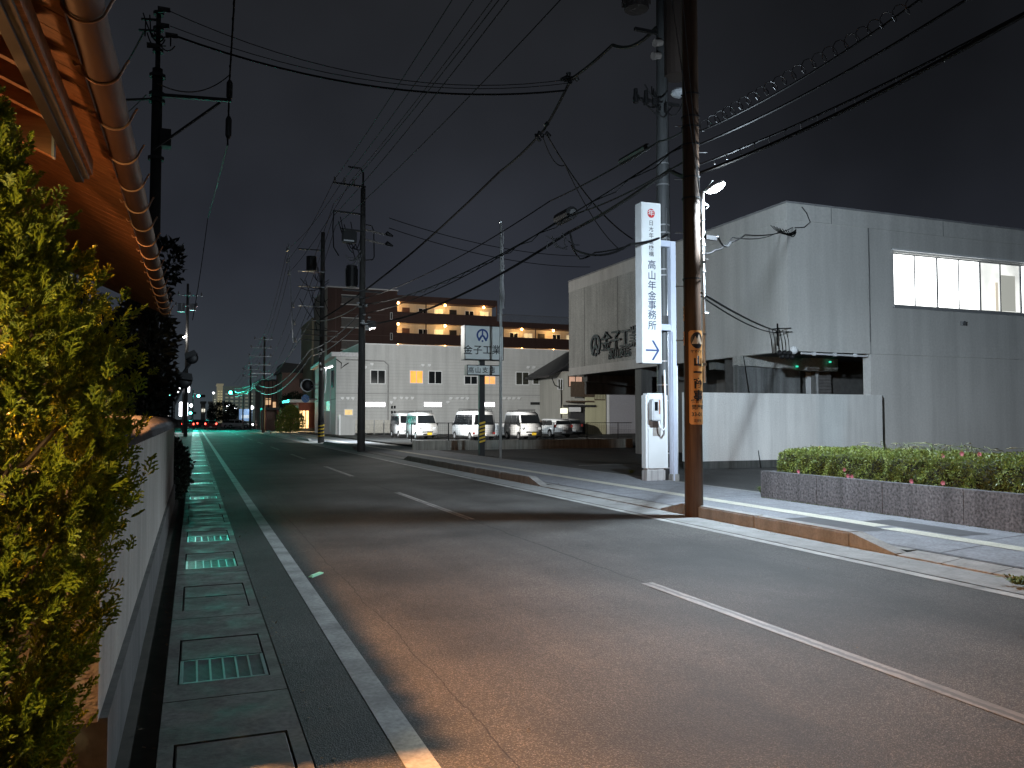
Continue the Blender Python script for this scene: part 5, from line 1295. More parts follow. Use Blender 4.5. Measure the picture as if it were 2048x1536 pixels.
for k in range(12): s.ball(P1 + Vector((g.uniform(-.4, .35), -.22, g.uniform(6.2, 7.5))), .08, 7, (1.2, .8, .7))
s.build('clamp_cluster', M_GALV, t)
q_ = q1(742, 650); s = MB(); s.box(q_.x - .22, q_.x + .22, q_.y - .2, q_.y + .2, q_.z - .16, q_.z + .2); s.bevel(.04, 2); s.build('cable_box', M_DARK, t)
q_ = q1(733, 652); MB().box(q_.x - .1, q_.x + .1, q_.y - .26, q_.y - .2, q_.z - .22, q_.z + .1).build('terminal', M_WHITE, t)
for z in (2.6, 3.0, 3.5, 4.1, 4.9): MB().cyl(P1 + Vector((-.1, -.16, z)), P1 + Vector((-.1, -.26, z)), .025, None, 6).build('step_bolt', M_DARK, t)
# --- second concrete pole with lamp, mirror and round sign
P2 = Vector((7.8, 54.6, 0)); D2 = 53.9
def q2_(u, v): return PD(u, v, D2)
t = thing('concrete_utility_pole', P2, 'dark concrete pole with striped guard, street lamp and round blue sign', 'utility pole')
pole_shaft(P2, 14.0, .21, .13).build('shaft', M_GREYPOLE, t, True)
guard(t, P2, .208, .35, 1.5)
for k, z in enumerate((12.75, 11.3, 10.3, 9.0)): MB().bar(P2 + Vector((.1, -.17, z)), P2 + Vector((-1.6, -.17, z)), .06, .06).build('crossarm', M_GALV if k else M_DARK, t)
for k in range(3): MB().bar(P2 + Vector((1.0, -.17, 7.4 - k * .35)), P2 + Vector((-1.4, -.17, 7.5 - k * .35)), .07, .06).build('crossarm', M_DARK, t)
ins2 = [q2_(u_, v_) for u_, v_ in ((575, 498), (576, 520), (578, 545), (585, 610), (588, 645), (590, 680))]
for p_ in ins2: MB().cyl(p_ - Vector((0, 0, .15)), p_ + Vector((0, 0, .15)), .11, .07, 8).build('insulator', mat('pale_porcelain', (.5, .5, .5), .3), t)
MB().bar(ins2[0] + Vector((.05, 0, .4)), ins2[-1] + Vector((-.1, 0, -.2)), .06, .06).build('rack_pole', M_GALV, t)
s = MB(); s.cyl(P2 + Vector((-.75, -.1, 11.35)), P2 + Vector((-.75, -.1, 12.3)), .33, .33, 16); s.build('transformer', M_DARK, t)
s = MB(); g = np.random.default_rng(53)
for k in range(12): s.tube(sagline([P2 + Vector((g.uniform(-1.5, -.2), g.uniform(-.3, 0), g.uniform(8, 12.5))), P2 + Vector((g.uniform(-.4, .4), -.1, g.uniform(7, 12)))], .35, 6), .022, 5)
s.build('jumper_wire', M_CABLE, t)
s = MB()
for k in range(9): s.ball(P2 + Vector((g.uniform(-.35, .3), -.25, g.uniform(4.7, 6.4))), .1, 7)
s.build('clamp_cluster', M_GALV, t)
lt = P2 + Vector((.42, -.12, 5.0))
tl = thing('street_lamp', lt, 'white street lamp on the striped concrete pole beside the lodging building', 'street lamp')
s = MB(); s.bar(lt + Vector((-.2, 0, -.02)), lt + Vector((.28, -.05, .14)), .2, .12); s.bevel(.03, 2); s.build('head', M_WHITE, tl)
MB().bar(lt + Vector((-.15, -.02, -.085)), lt + Vector((.27, -.07, .06)), .16, .02).build('lens', emit('led_lens_far', (.9, .96, 1), 60), tl)
MB().tube([P2 + Vector((.2, -.1, 3.3)), P2 + Vector((.26, -.12, 4.0)), P2 + Vector((.24, -.12, 5.0))], .03, 6).build('pipe', M_WHITE, tl)
lamp('street_light', 'SPOT', lt + Vector((.35, -.16, -.06)), 6000, (.85, .95, 1), tl, .12, target=lt + Vector((3.0, 1.2, -1.6)), spot=R(168), blend=.8)
mc = q2_(617, 771)
t = thing('traffic_mirror', mc, 'round black backed traffic mirror facing away on the striped concrete pole', 'traffic mirror')
MB().ball(mc, .40, 16, (1, .35, 1)).build('shell', M_DARK, t, True); MB().ring(mc + Vector((-.08, -.05, 0)), (1, 0, 0), (0, 0, 1), .38, .44, 0, 6.283, .08, 24).build('rim', M_WHITE, t)
MB().bar(mc, (P2.x, P2.y, mc.z + .05), .05, .05).bar(mc + Vector((0, 0, -.2)), (P2.x, P2.y, mc.z - .15), .05, .05).build('bracket', M_GALV, t)
rc = q2_(611, 797)
t = thing('round_sign', rc, 'small round blue traffic sign on a white arm', 'traffic sign')
MB().cyl(rc + Vector((0, 0, 0)), rc + Vector((0, -.03, 0)), .27, None, 20).build('face', mat('traffic_blue', (.05, .22, .55), .4), t); MB().bar(rc + Vector((.2, .02, 0)), (P2.x, P2.y, rc.z - .08), .07, .07).build('arm', M_WHITE, t)
MB().bar(rc + Vector((-.12, -.036, .12)), rc + Vector((.12, -.036, -.12)), .05, .008).build('stripe', M_WHITE, t)
# --- further poles
def simple_pole(u, D, ztop, label, arms, X=None, side=-1, lampz=None):
    p = PD(u, 850, D); b_ = Vector((p.x, p.y, 0)); t = thing('concrete_utility_pole', b_, label, 'utility pole')
    pole_shaft(b_, ztop, .19, .11, 10).build('shaft', M_GREYPOLE, t, True)
    for z, l0, l1 in arms:
        MB().bar(b_ + Vector((l0, -.15, z)), b_ + Vector((l1, -.15, z)), .07, .07).build('crossarm', M_GALV, t)
        for x in np.linspace(l0 + .1, l1 - .1, 3):
            MB().cyl(b_ + Vector((x, -.15, z + .03)), b_ + Vector((x, -.15, z + .3)), .08, .05, 6).build('insulator', M_INS, t)
    return t, b_
t3, P3 = simple_pole(527, 95, 11.2, 'slender grey utility pole with stacked crossarms far along the right kerb', [(10.9, -1.2, .9), (9.9, -1.6, .8), (8.9, -1.8, .8), (7.9, -1.8, .7), (6.9, -1.5, .7)])
t4, P4 = simple_pole(500, 122, 9.5, 'thin pale utility pole at the far crossing beside the blue sign', [(9.0, -1.2, 1.2), (8.0, -1.2, 1.0)])
t5, P5 = simple_pole(371, 76, 14.3, 'pale utility pole on the left side of the street carrying a bright flood lamp', [(13.2, -.9, 1.3), (12.2, -1.1, .9)])
s = MB(); s.cyl(P5 + Vector((-.55, -.1, 11.6)), P5 + Vector((-.55, -.1, 12.4)), .3); s.build('transformer', M_GALV, t5); s = MB(); s.cyl(P5 + Vector((.45, -.1, 11.8)), P5 + Vector((.45, -.1, 12.4)), .28); s.build('transformer', M_GALV, t5)
lp = P5 + Vector((-.30, -.4, 9.3)); tl = thing('flood_lamp', lp, 'bright white flood lamp on the left hand utility pole', 'street lamp')
MB().ball(lp, .2, 10, (1, .8, .7)).build('lens', emit('white_flood', (1, .95, .9), 120), tl); MB().bar(lp, P5 + Vector((0, 0, 9.2)), .06, .06).build('bracket', M_DARK, tl)
lamp('flood_light', 'SPOT', lp + Vector((0, -.25, -.1)), 600, (.95, .97, 1), tl, .15, target=(4.0, 60, 0), spot=R(110), blend=.8)
# --- left pole with its arm
PL1 = PD(302, 838, 24.7); PL1.z = 0
t = thing('concrete_utility_pole', PL1, 'black silhouetted utility pole behind the house gutter with a long arm', 'utility pole')
M_SILH = concrete('dark_pole_concrete', (.022, .022, .022), .3)
def ql(u, v): return PD(u, v, 24.7)
ztl = ql(297, 125).z
pole_shaft(PL1, ztl, .19, .15).build('shaft', M_SILH, t, True)
MB().cyl(PL1 + Vector((0, 0, ztl)), PL1 + Vector((0, 0, ql(297, 8).z)), .075, .07).build('extension', M_DARK, t)
ar0, ar1 = ql(305, 189), ql(462, 201)
MB().bar(ar0, ar1, .09, .10).build('arm', M_DARK, t); MB().bar(ql(305, 300), ql(440, 205), .06, .06).build('brace', M_DARK, t)
for v_ in (10, 42, 60, 88, 140, 178, 192, 310): p_ = ql(299, v_); MB().cyl((PL1.x, PL1.y, p_.z - .05), (PL1.x, PL1.y, p_.z + .05), .24 if v_ > 100 else .16, None, 10).build('collar', M_DARK, t)
for a_, c_ in ((ql(245, 200), ql(300, 198)), (ql(278, 60), ql(320, 62)), (ql(283, 38), ql(318, 40))): MB().bar(a_, c_, .06, .06).build('crossarm', M_DARK, t)
s = MB(); g = np.random.default_rng(61)
for k in range(9): s.tube(sagline([ql(g.uniform(285, 345), g.uniform(20, 70)), ql(g.uniform(290, 350), g.uniform(40, 95))], .3, 8), .02, 5)
s.build('jumper_wire', M_CABLE, t)
for u_, v_ in ((330, 20), (328, 52), (308, 92), (345, 72)): p_ = ql(u_, v_); MB().cyl(p_ - Vector((.2, 0, 0)), p_ + Vector((.15, 0, .02)), .09, .07, 8).build('insulator', M_DARK, t)
q = MB(); q.box(PL1.x + .1, PL1.x + .42, PL1.y - .2, PL1.y + .2, ql(310, 285).z, ql(310, 250).z); q.build('switch_box', M_DARK, t)

def wire(pts, sag, r, label, cat='overhead wire', group=None, name='overhead_wire', m=None, extra=None, n=16):
    s = MB(); line = sagline(pts, sag, n); s.tube(line, r, 5)
    if extra is None:
        o = s.build(name, m or M_CABLE); return tag(o, label, cat, group, 'thing')
    t = thing(name, line[0], label, cat, group); s.build('cable', m or M_CABLE, t); extra(t, line); return t
def closure(p, q, r, name='splice_case', m=None):
    def f(t, line): 
        s = MB(); s.tube([p, Vector(p).lerp(Vector(q), .06), Vector(p).lerp(Vector(q), .94), q], [r * .5, r, r, r * .5], 10); s.build(name, m or M_DARK, t)
    return f
M_WIRE = mat('aged_wire', (.10, .10, .105), .45, .3)
HVL = 'thin high voltage wire strung along the right side of the street between concrete poles'
p1p = [q1(683, 365), q1(668, 360), q1(700, 364), q1(667, 408), q1(667, 432), q1(671, 452)]
p3p = [PD(u_, v_, 95) for u_, v_ in ((512, 694), (514, 705), (517, 716), (520, 728), (523, 740), (526, 752))]
nearx = [6.9, 6.3, 7.5, 7.1, 6.7, 7.9]
for k in range(6):
    a_ = p1p[k]; wire([Vector((nearx[k], -6, a_.z + .3)), a_, ins2[k], p3p[k], p3p[k] + Vector((0, 60, -2))], [.7, .35, 1.3, .5], .014, HVL, 'overhead wire', 'high voltage wires on the right')
LCB = 'sagging telephone cable running low between the concrete poles on the right'
for k, (u_, v_) in enumerate(((622, 640), (620, 700), (622, 712))):
    wire([q1(716, 612 + 18 * k), q2_(u_, v_), PD(520 - 6 * k, 760 + 7 * k, 95), PD(470, 776 + 8 * k, 122)], [.3, 1.0 + .3 * k, .4], .03, LCB, 'overhead wire', 'telephone cables between the far poles', m=mat('grey_cable', (.14, .15, .15), .5))
# crossing cables from the left pole to the joint over the road
J = PD(1142, 158, 27.5)
wire([ql(332, 19), J], 1.0, .014, 'uppermost thin wire crossing the road from the left silhouetted pole')
wire([ql(340, 52), J + Vector((.05, 0, -.12))], .85, .013, 'second thin wire crossing the road from the left silhouetted pole')
wire([ql(345, 70), PD(1132, 181, 27.4)], .75, .034, 'thickest cable crossing the road from the left silhouetted pole')
def jx(t, line):
    g = np.random.default_rng(71)
    for p_, n_ in ((J, 5), (PD(1088, 260, 31), 6)):
        s = MB()
        for k in range(n_): q = p_ + Vector(g.normal(size=3)) * .22; s.tube([q, q + Vector((.22 * g.normal(), 0, -.12))], [.09, .06], 7)
        s.build('joint_cluster', M_DARK, t)
wire([SP + Vector((-.15, 0, 11.75)), PD(1225, 90, 24.3), J, PD(1088, 260, 31), PD(1000, 343, 36), q2_(640, 640)], [.25, .05, .06, .1, .5], .05, 'thick black cable descending from the steel pole to a joint above the road', extra=jx, n=8)
wire([PD(1094, 270, 31), PX(1265, 478, 18.3)], .5, .03, 'black drop wire running from the road joint down to the office building')
wire([PD(1085, 272, 31), PD(1130, 330, 33), PX(1240, 500, 18.3)], .4, .02, 'thin slack drop wire beside the thicker one at the road joint')
# bundle along the right side through the wooden pole
def helix(p0, p1, rr, turns):
    def f(t, line):
        a, b_ = Vector(p0), Vector(p1); d = (b_ - a).normalized(); x_ = d.cross(Vector((0, 0, 1))).normalized(); y_ = x_.cross(d); s = MB()
        s.tube([a.lerp(b_, k / (turns * 8)) + x_ * math.cos(k * math.pi / 4) * rr + y_ * math.sin(k * math.pi / 4) * rr for k in range(turns * 8 + 1)], .007, 4); s.build('spiral_guard', M_WIRE, t)
    return f
wp = lambda z, dx=0.0: WP + Vector((dx, 0, z))
r1 = PX(1835, 2, 8.1); wire([PX(2300, -260, 8.3), r1, wp(6.42, .16)], [.1, .12], .014, 'upper wire right of the wooden pole, wrapped in a loose spiral guard', extra=helix(r1, wp(6.5, .2), .085, 22))
wire([PX(2300, -200, 8.3), PX(1930, 1, 8.2), wp(6.2, .16)], [.1, .1], .018, 'middle wire right of the wooden pole, plain and straight')
def hangers(t, line):
    s = MB()
    for k in range(14):
        q_ = (.32 + k * .048) * (len(line) - 1); p_ = Vector(line[int(q_)]).lerp(Vector(line[min(len(line) - 1, int(q_) + 1)]), q_ % 1.0); s.tube([p_ + Vector((0, 0, .02)), p_ + Vector((.01, 0, -.08)), p_ + Vector((.04, 0, -.07))], .009, 5)
    s.build('hanger', M_GALV, t)
wire([PX(2300, -110, 8.2), wp(5.86, .16)], .12, .016, 'lower carrier wire right of the wooden pole with small hangers', extra=hangers)
wire([PX(2300, -118, 8.1), wp(5.72, .17)], .16, .030, 'thick cable hanging just below the carrier wire right of the wooden pole')
def z1(v): return q1(722, v)
c0_, c1_ = PD(1240, 325, 17.5), PD(1298, 292, 15.8)
wire([wp(6.42, -.1), PD(1320, 282, 15.2), PD(1100, 402, 22.8), z1(598)], [.03, .05, .35], .018, 'top wire of the bundle left of the wooden pole, with a long splice tube', extra=closure(c0_, c1_, .075))
def lash(t, line):
    s = MB(); pts = []
    for k, p_ in enumerate(line): pts.append(Vector(p_) + Vector((0, 0, -.05 + .05 * math.sin(k * 2.1))))
    s.tube(pts, .011, 5); s.build('lashing_wire', M_CABLE, t)
wire([wp(6.2, -.1), z1(608)], .62, .016, 'second wire of the bundle from the wooden pole, with a wavy lashed companion', extra=lash, n=60)
c0_, c1_ = PD(1116, 440, 22.5), PD(1146, 424, 21.4)
wire([wp(5.9, -.1), PD(1131, 432, 22), z1(628)], [.12, .45], .018, 'third wire of the bundle, with a black splice box above the company sign', extra=closure(c0_, c1_, .17))
def junk(t, line):
    s = MB(); g = np.random.default_rng(77)
    for k in range(7):
        a_ = PD(g.uniform(1085, 1140), g.uniform(462, 490), 21.8); s.tube(sagline([a_, a_ + Vector((g.uniform(-.1, .6), 0, g.uniform(-.35, .1)))], .1, 6), .014, 5)
    s.tube(sagline([PD(1140, 465, 21.8), PD(1150, 500, 21.5), PD(1262, 488, 19.5), SP + Vector((0, -.2, 6.3))], [.05, .2, .05], 8), .03, 6)
    s.tube(sagline([PD(1142, 490, 21.8), PD(1160, 518, 21.5), PD(1190, 505, 21), PD(1262, 490, 19.5)], .03, 6), .02, 6)
    s.build('loose_drop', M_CABLE, t)
wire([wp(5.62, -.1), PD(1340, 340, 14.8), PD(1140, 463, 21.8), z1(650)], [.02, .06, .55], .038, 'lowest thick cable of the bundle with loose drop wires near the vertical sign', extra=junk)
# pole 1 to the right
for k, v_ in enumerate((436, 456)):
    wire([q1(778, v_), PX(1180, 512 + 22 * k, 24)], .5, .02, ('upper' if k == 0 else 'lower') + ' of two dim wires leading right from the transformer pole')
# left cable over the gutter
def lcl(t, line):
    for v0_, v1_, u_ in ((160, 200, 459), (232, 278, 457)):
        s = MB(); a_, b_ = PX(u_ + .6, v0_, 1.02), PX(u_ - .6, v1_, 1.02); s.tube([a_, a_.lerp(b_, .15), a_.lerp(b_, .85), b_], [.05, .11, .11, .05], 10); s.build('splice_case', M_DARK, t)
    g = np.random.default_rng(81); s = MB()
    s.tube([Vector(p_) + Vector((.03 * math.sin(k * 1.9), 0, .04 * math.cos(k * 1.3))) for k, p_ in enumerate(line)], .018, 5); s.build('lashed_wire', M_CABLE, t)
wire([PX(472, -60, 1.0), PX(459, 160, 1.02), PX(455, 290, 1.02), PX(415, 440, .95), PD(385, 640, 74)], [0, 0, .05, .5], .034, 'thick black cable overhead along the left edge of the road, held by the pole arm', extra=lcl, n=22)
wire([ql(312, 165), PX(459, 150, 1.02)], .45, .02, 'short slack loop between the left pole and the thick cable')
wire([ql(290, 60), PX(205, 190, -6)], .3, .03, 'thick stay cable leading down left from the silhouetted pole behind the gutter')
wire([ql(292, 190), PX(200, 260, -6)], .2, .018, 'thin wire leading down left below the stay cable behind the gutter')
# service drops to the office building
def rack1(t, line):
    p_ = Vector(line[-1]); s = MB(); g = np.random.default_rng(91)
    for k in range(7): s.tube(sagline([p_ + Vector((-.9 + k * .12, 0, -.02 * k)), p_ + Vector((.15, 0, -.15 + .05 * (k % 3)))], .18, 8), .014, 5)
    s.tube([p_ + Vector((.1, 0, 0)), p_ + Vector((.5, 0, .05)), p_ + Vector((.75, 0, .25)), p_ + Vector((.6, 0, .55)), p_ + Vector((.42, .02, .75))], .016, 6)
    s.build('loose_end', M_CABLE, t)
    s = MB(); s.bar(PD(1410, 474, 13.3), PD(1431, 477, 13.6), .05, .07); s.build('splice_case', M_DARK, t)
aA = PY(1585, 455, BY0 - .06)
wire([wp(4.6, .15), PD(1436, 474, 13.8), PD(1462, 484, 15), PD(1490, 470, 17.5), aA], [0, .12, .02, .1], .017, 'black service drop from the wooden pole to the upper corner of the office building', extra=rack1, n=10)
wire([wp(4.42, .15), PD(1430, 500, 14.2), PD(1465, 475, 16), PY(1560, 462, BY0 - .1)], [.06, .06, .12], .012, 'slack thinner drop wire just below the upper service drop')
def rack2(t, line):
    p_ = Vector(line[-1]); s = MB()
    for k in range(6):
        x = -.35 + k * .14; s.tube([p_ + Vector((x, 0, .05)), p_ + Vector((x + .05, -.05, -.3)), p_ + Vector((x + .12, -.02, -.75 - .03 * (k % 2)))], .012, 5)
    s.bar(p_ + Vector((0, 0, .25)), p_ + Vector((0, 0, -.5)), .04, .04); s.bar(p_ + Vector((-.35, 0, .05)), p_ + Vector((.55, 0, .12)), .03, .03); s.bar(p_ + Vector((-.2, 0, -.06)), p_ + Vector((.6, 0, 0)), .03, .03)
    s.build('wire_rack', M_CABLE, t)
    s = MB(); g = np.random.default_rng(95)
    for k in range(6): s.ball(p_ + Vector((.05 + k * .1, -.03, -.72 - .12 * (k % 2))), .09, 8)
    s.build('wire_clump', M_DARK, t); MB().ball(p_ + Vector((.62, -.05, -.62)), .14, 10).build('white_cap', M_WHITE, t)
aB = PY(1555, 662, BY0 - .06)
wire([wp(3.72, .15), aB], .08, .022, 'lower black service drop from the wooden pole to the wire rack on the building', extra=rack2)
wire([wp(3.66, .15), aB + Vector((-.1, 0, -.06))], .13, .016, 'twin of the lower service drop hanging slightly beneath it')
wire([PX(1487, 712, BX - .05), G(1522, 936, .06)], 0, .016, 'thin taut wire slanting from the building overhang down to the planter corner')
for u_ in (1338, 1362): wire([PD(u_, -40, 12.0), wp(5.15 if u_ == 1338 else 5.0, .14) + cd * .0 + Vector((-.02, -.12, 0))], 0, .008, ('left' if u_ == 1338 else 'right') + ' of two thin pale stay wires running up the wooden pole', m=M_WIRE)

# ================================================================== FAR STREET: signals, shops, towers
def signal(u, v, D, label, pole_u, spot_e):
    p = PD(u, v, D); t = thing('traffic_signal', p, label, 'traffic light', 'green traffic lights at the crossing')
    s = MB(); s.box(p.x - .20, p.x + 1.0, p.y, p.y + .2, p.z - .22, p.z + .22); s.bevel(.06, 2); s.build('housing', mat('signal_grey', (.16, .17, .17), .5), t)
    for k in range(3):
        c = p + Vector((k * .4, 0, 0)); s = MB(); s.ball(c + Vector((0, -.03, 0)), .20, 14, (1, .5, 1))
        s.build('lamp', emit('green_signal', (.06, 1.0, .78), 90) if k == 0 else mat('unlit_signal_lens', (.05, .03, .02), .3), t)
        MB().ring(c + Vector((0, -.02, 0)), (1, 0, 0), (0, 0, 1), .19, .205, R(-10), R(190), .18, 14).build('visor', M_DARK, t)
    pu = PD(pole_u, v, D); MB().bar(p + Vector((.4, .1, .25)), (pu.x, p.y + .1, p.z + .35), .08, .08).build('arm', M_GALV, t)
    MB().cyl((pu.x, p.y + .1, 0), (pu.x, p.y + .1, p.z + 1.0), .13, .09, 10).build('post', M_GALV, t)
    lamp('signal_light', 'SPOT', p + Vector((0, -.45, 0)), spot_e, (.03, 1.0, .75), t, .15, target=(p.x * .5 + 1.5, 20, .0), spot=R(50), blend=.9)
signal(461, 785, 126, 'upper green traffic light right of the road at the far crossing', 487, 6500)
signal(397, 792, 128, 'green traffic light left of the road above the waiting cars', 386, 6500)
signal(381, 826, 150, 'farthest green traffic light, low behind the left hand one', 385, 2500)
def tmirror(u, v, D, r, label, pole_u, rz):
    p = PD(u, v, D); t = thing('traffic_mirror', p, label, 'traffic mirror')
    s = MB(); s.ball((0, 0, 0), r, 16, (1, .4, 1)); 
    M = Matrix.Rotation(rz, 4, 'Y'); s.bm.transform(M); s.bm.transform(Matrix.Translation(p)); s.build('shell', M_DARK, t, True)
    s = MB(); s.prism([(-r * 1.05, -.3, r * .2), (r * 1.05, -.3, r * .2), (r * .8, -.3, r * 1.02), (-r * .8, -.3, r * 1.02)], (0, .35, 0)); s.bm.transform(M); s.bm.transform(Matrix.Translation(p)); s.build('hood', M_DARK, t)
    pp = PD(pole_u, v, D); MB().tube([p + Vector((0, .1, -.1)), Vector((pp.x, pp.y, p.z - .9)), Vector((pp.x, pp.y, 0))], .045, 8).build('post', M_DARK, t)
tmirror(384, 716, 27, .20, 'upper black hooded traffic mirror jutting from the dark trees on the left', 349, R(-25))
tmirror(368, 762, 27, .26, 'lower oval traffic mirror in front of the white glowing sign panels', 346, R(8))
# glowing store signs on the left
pz_ = PD(367, 770, 92); t = thing('pylon_sign', (pz_.x, pz_.y, 0), 'pair of glowing white sign panels high on a pole at the left', 'sign')
for u0_, u1_ in ((354, 362), (371, 380)):
    a_, c_ = PD(u0_, 785, 92), PD(u1_, 753, 92); s = MB(); s.box(a_.x, c_.x, a_.y, a_.y + .25, a_.z, c_.z); s.bevel(.04, 1); s.build('panel', emit('white_sign_glow', (.93, .94, 1.0), 6), t)
MB().cyl((pz_.x, pz_.y + .4, 0), (pz_.x, pz_.y + .4, 6.8), .12).build('post', M_DARK, t)
a_, c_ = PD(358, 833, 100), PD(376, 804, 100); t = thing('store_sign', (c_.x, a_.y, 0), 'large overexposed white shop sign above the waiting cars on the left', 'sign')
s = MB(); s.box(a_.x, c_.x, a_.y, a_.y + .4, a_.z, c_.z); s.bevel(.08, 2); s.build('panel', emit('white_sign_glow', (.93, .94, 1.0), 6), t); MB().box(c_.x - .6, c_.x - .3, a_.y + .1, a_.y + .4, 0, a_.z).build('post', emit('sign_post_glow', (.93, .94, 1.0), 2.5), t)  # the post is made to glow too, with no lamp in it
lamp('sign_light', 'AREA', (c_.x + .1, a_.y - .6, 3.2), 450, (.92, .95, 1), t, target=(4.5, 84, 0), size=(2.5, 2.5))
t = thing('corner_shop', (-14, 86, 0), 'low pale shop building with lit windows behind the dark trees on the left', 'shop')
MB().box(-22, -2.6, 86, 98, 0, 3.6).build('wall', concrete('shop_wall', (.5, .5, .5), .15), t); MB().box(-22.3, -2.4, 85.6, 98, 3.6, 4.2).build('fascia', M_WHITE, t)
for k in range(4): MB().box(-2.599, -2.57, 87 + k * 2.4, 88.9 + k * 2.4, .6, 2.6).build('window', emit('shop_window', (.95, .95, .9), 1.6, 1), t)

# right hand far side
def fp(u, v, D): return PD(u, v, D)
D_ = 112
a_ = fp(597, 858, 98); c_ = fp(642, 805, 98)
t = thing('red_shop', (a_.x, a_.y, 0), 'small red walled shop with a glowing warm entrance beside the striped pole', 'shop')
MB().box(a_.x, c_.x + 1.2, a_.y, a_.y + 8, 0, c_.z).build('wall', concrete('brick_red_render', (.30, .10, .07), .2), t)
MB().box(a_.x - 1.2, c_.x + 1.2, a_.y - .5, a_.y + 8, c_.z + .003, c_.z + .35).build('canopy', M_WHITE, t)
for k in range(3): MB().box(a_.x + .06 + k * .4, a_.x + .36 + k * .4, a_.y - .05, a_.y - .002, .4, 2.6).build('lit_glazing', emit('warm_shop_glass', (1, .66, .28), 2.2, 2), t)
MB().box(a_.x - .6, c_.x + 1, a_.y - .9, a_.y - .8, 0, .5).build('low_wall', concrete('dark_low_wall', (.12, .11, .10), .3), t)
lamp('shop_light', 'AREA', (a_.x - .2, a_.y - .9, 2.7), 500, (1, .7, .35), t, target=(a_.x - 2, a_.y - 4, 0), size=(1.5, .4))
a_ = fp(580, 860, 92); tree('shrub', (a_.x, a_.y, 0), 1.4, [((0, 0, 1.6), (1.35, 1.2, 1.3)), ((-.7, 0, 1.0), (.9, .9, .9)), ((.8, -.2, 1.3), (.8, .8, 1.0)), ((.1, 0, 2.5), (.8, .8, .7))], 5200, .22, .10, leafmat('yellow_green_leaf', (.16, .18, .03), (.07, .10, .02), .5, .25), 'rounded yellow green shrub lit by the warm shop entrance', 'shrub', .08, seed=91)
a_ = fp(590, 850, 108); tree('round_tree', (a_.x, a_.y, 0), 2.5, [((0, 0, 3.6), (2.0, 1.6, 1.5)), ((1.0, 0, 2.8), (1.3, 1.2, 1.2))], 3500, .28, .14, M_IVY, 'dark round tree behind the yellow green shrub', 'tree', .12, seed=92)
a_, c_ = fp(563, 850, 120), fp(628, 745, 120); M_PNK = concrete('pinkish_siding', (.38, .24, .20), .15, .8, .6)
t = thing('pink_house', (a_.x, a_.y, 0), 'pinkish three storey house with dark roof far behind the striped pole', 'house')
MB().box(a_.x, c_.x, a_.y, a_.y + 9, 0, c_.z).build('wall', M_PNK, t)
MB().prism([(a_.x - .4, a_.y - .4, c_.z), (a_.x + .2, a_.y - .4, c_.z + 1.5), (c_.x + .5, a_.y - .4, c_.z + 1.1), (c_.x + .5, a_.y - .4, c_.z)], (0, 10, 0)).build('roof', M_ROOFT, t)
for u_, v_ in ((608, 765), (578, 800), (600, 800)): p_ = fp(u_, v_, 120); win(p_.x - .5, p_.x + .5, p_.z - .6, p_.z + .6, a_.y, t, mat('dim_room_glass', (.05, .05, .04), .2), M_DARK)
a_, c_ = fp(522, 850, 128), fp(562, 762, 128)
t = thing('pink_house', (a_.x, a_.y, 0), 'long pinkish building with external stairs, left of the pink house with the dark roof', 'house')
MB().box(a_.x, c_.x, a_.y, a_.y + 14, 0, c_.z).build('wall', M_PNK, t); MB().box(a_.x - .3, c_.x + .3, a_.y - .3, a_.y + 14, c_.z, c_.z + .3).build('roof', M_ROOFT, t)
for k in range(5): p_ = fp(528 + k * 8, 785, 128); MB().box(p_.x, p_.x + .12, a_.y - 1.2, a_.y - 1.08, 0, c_.z).build('stair_post', M_DARK, t)
for v_ in (785, 800, 818): p_ = fp(540, v_, 128); MB().box(a_.x, c_.x, a_.y - 1.2, a_.y - .002, p_.z, p_.z + .12).build('walkway', mat('beige_walkway', (.4, .36, .28), .7), t)
for u_, v_ in ((537, 803), (552, 810)): p_ = fp(u_, v_, 128); MB().box(p_.x - .4, p_.x + .4, a_.y - .03, a_.y - .002, p_.z - .5, p_.z + .5).build('lit_window', emit('warm_lit_pane', (1, .62, .34), .75, 1.5), t)
a_, c_ = fp(527, 858, 105), fp(560, 815, 105)
t = thing('carport', (a_.x, a_.y, 0), 'dark open carport with a red post beside the far pavement', 'carport')
MB().box(a_.x, c_.x, a_.y, a_.y + 6, c_.z - .3, c_.z).build('roof', M_ROOFT, t)
for x in (a_.x + .1, c_.x - .3): MB().box(x, x + .25, a_.y + .1, a_.y + .3, 0, c_.z - .31).build('post', mat('dull_red_post', (.25, .05, .05), .6), t)
MB().box(a_.x, c_.x, a_.y + 5.5, a_.y + 5.8, 0, c_.z - .31).build('back_wall', M_PNK, t)
a_, c_ = fp(478, 842, 150), fp(505, 818, 150)
t = thing('blue_sign', (a_.x, a_.y, 0), 'pale blue sign board standing beyond the far crossing', 'sign')
MB().box(a_.x, c_.x, a_.y, a_.y + .3, a_.z, c_.z).build('board', emit('pale_blue_board', (.30, .50, .80), .6, .5), t)
MB().box(a_.x + .4, c_.x - .4, a_.y - .02, a_.y - .002, a_.z + .5, a_.z + 1.1).build('white_panel', emit('pale_blue_panel', (.7, .85, 1), .8, 1), t)
for x in (a_.x + .2, c_.x - .4): MB().box(x, x + .2, a_.y + .05, a_.y + .25, 0, a_.z).build('post', M_GALV, t)
def lamppost(u, v, D, label, e_=30):
    p = fp(u, v, D); t = thing('lamp_post', (p.x, p.y, 0), label, 'street lamp', 'white lamp posts beyond the crossing')
    MB().cyl((p.x, p.y, 0), (p.x, p.y, p.z), .10, .07, 8).build('post', M_GALV, t); MB().ball(p, .42, 10, (1, 1, .8)).build('globe', emit('white_globe', (.92, .95, 1), 9), t)
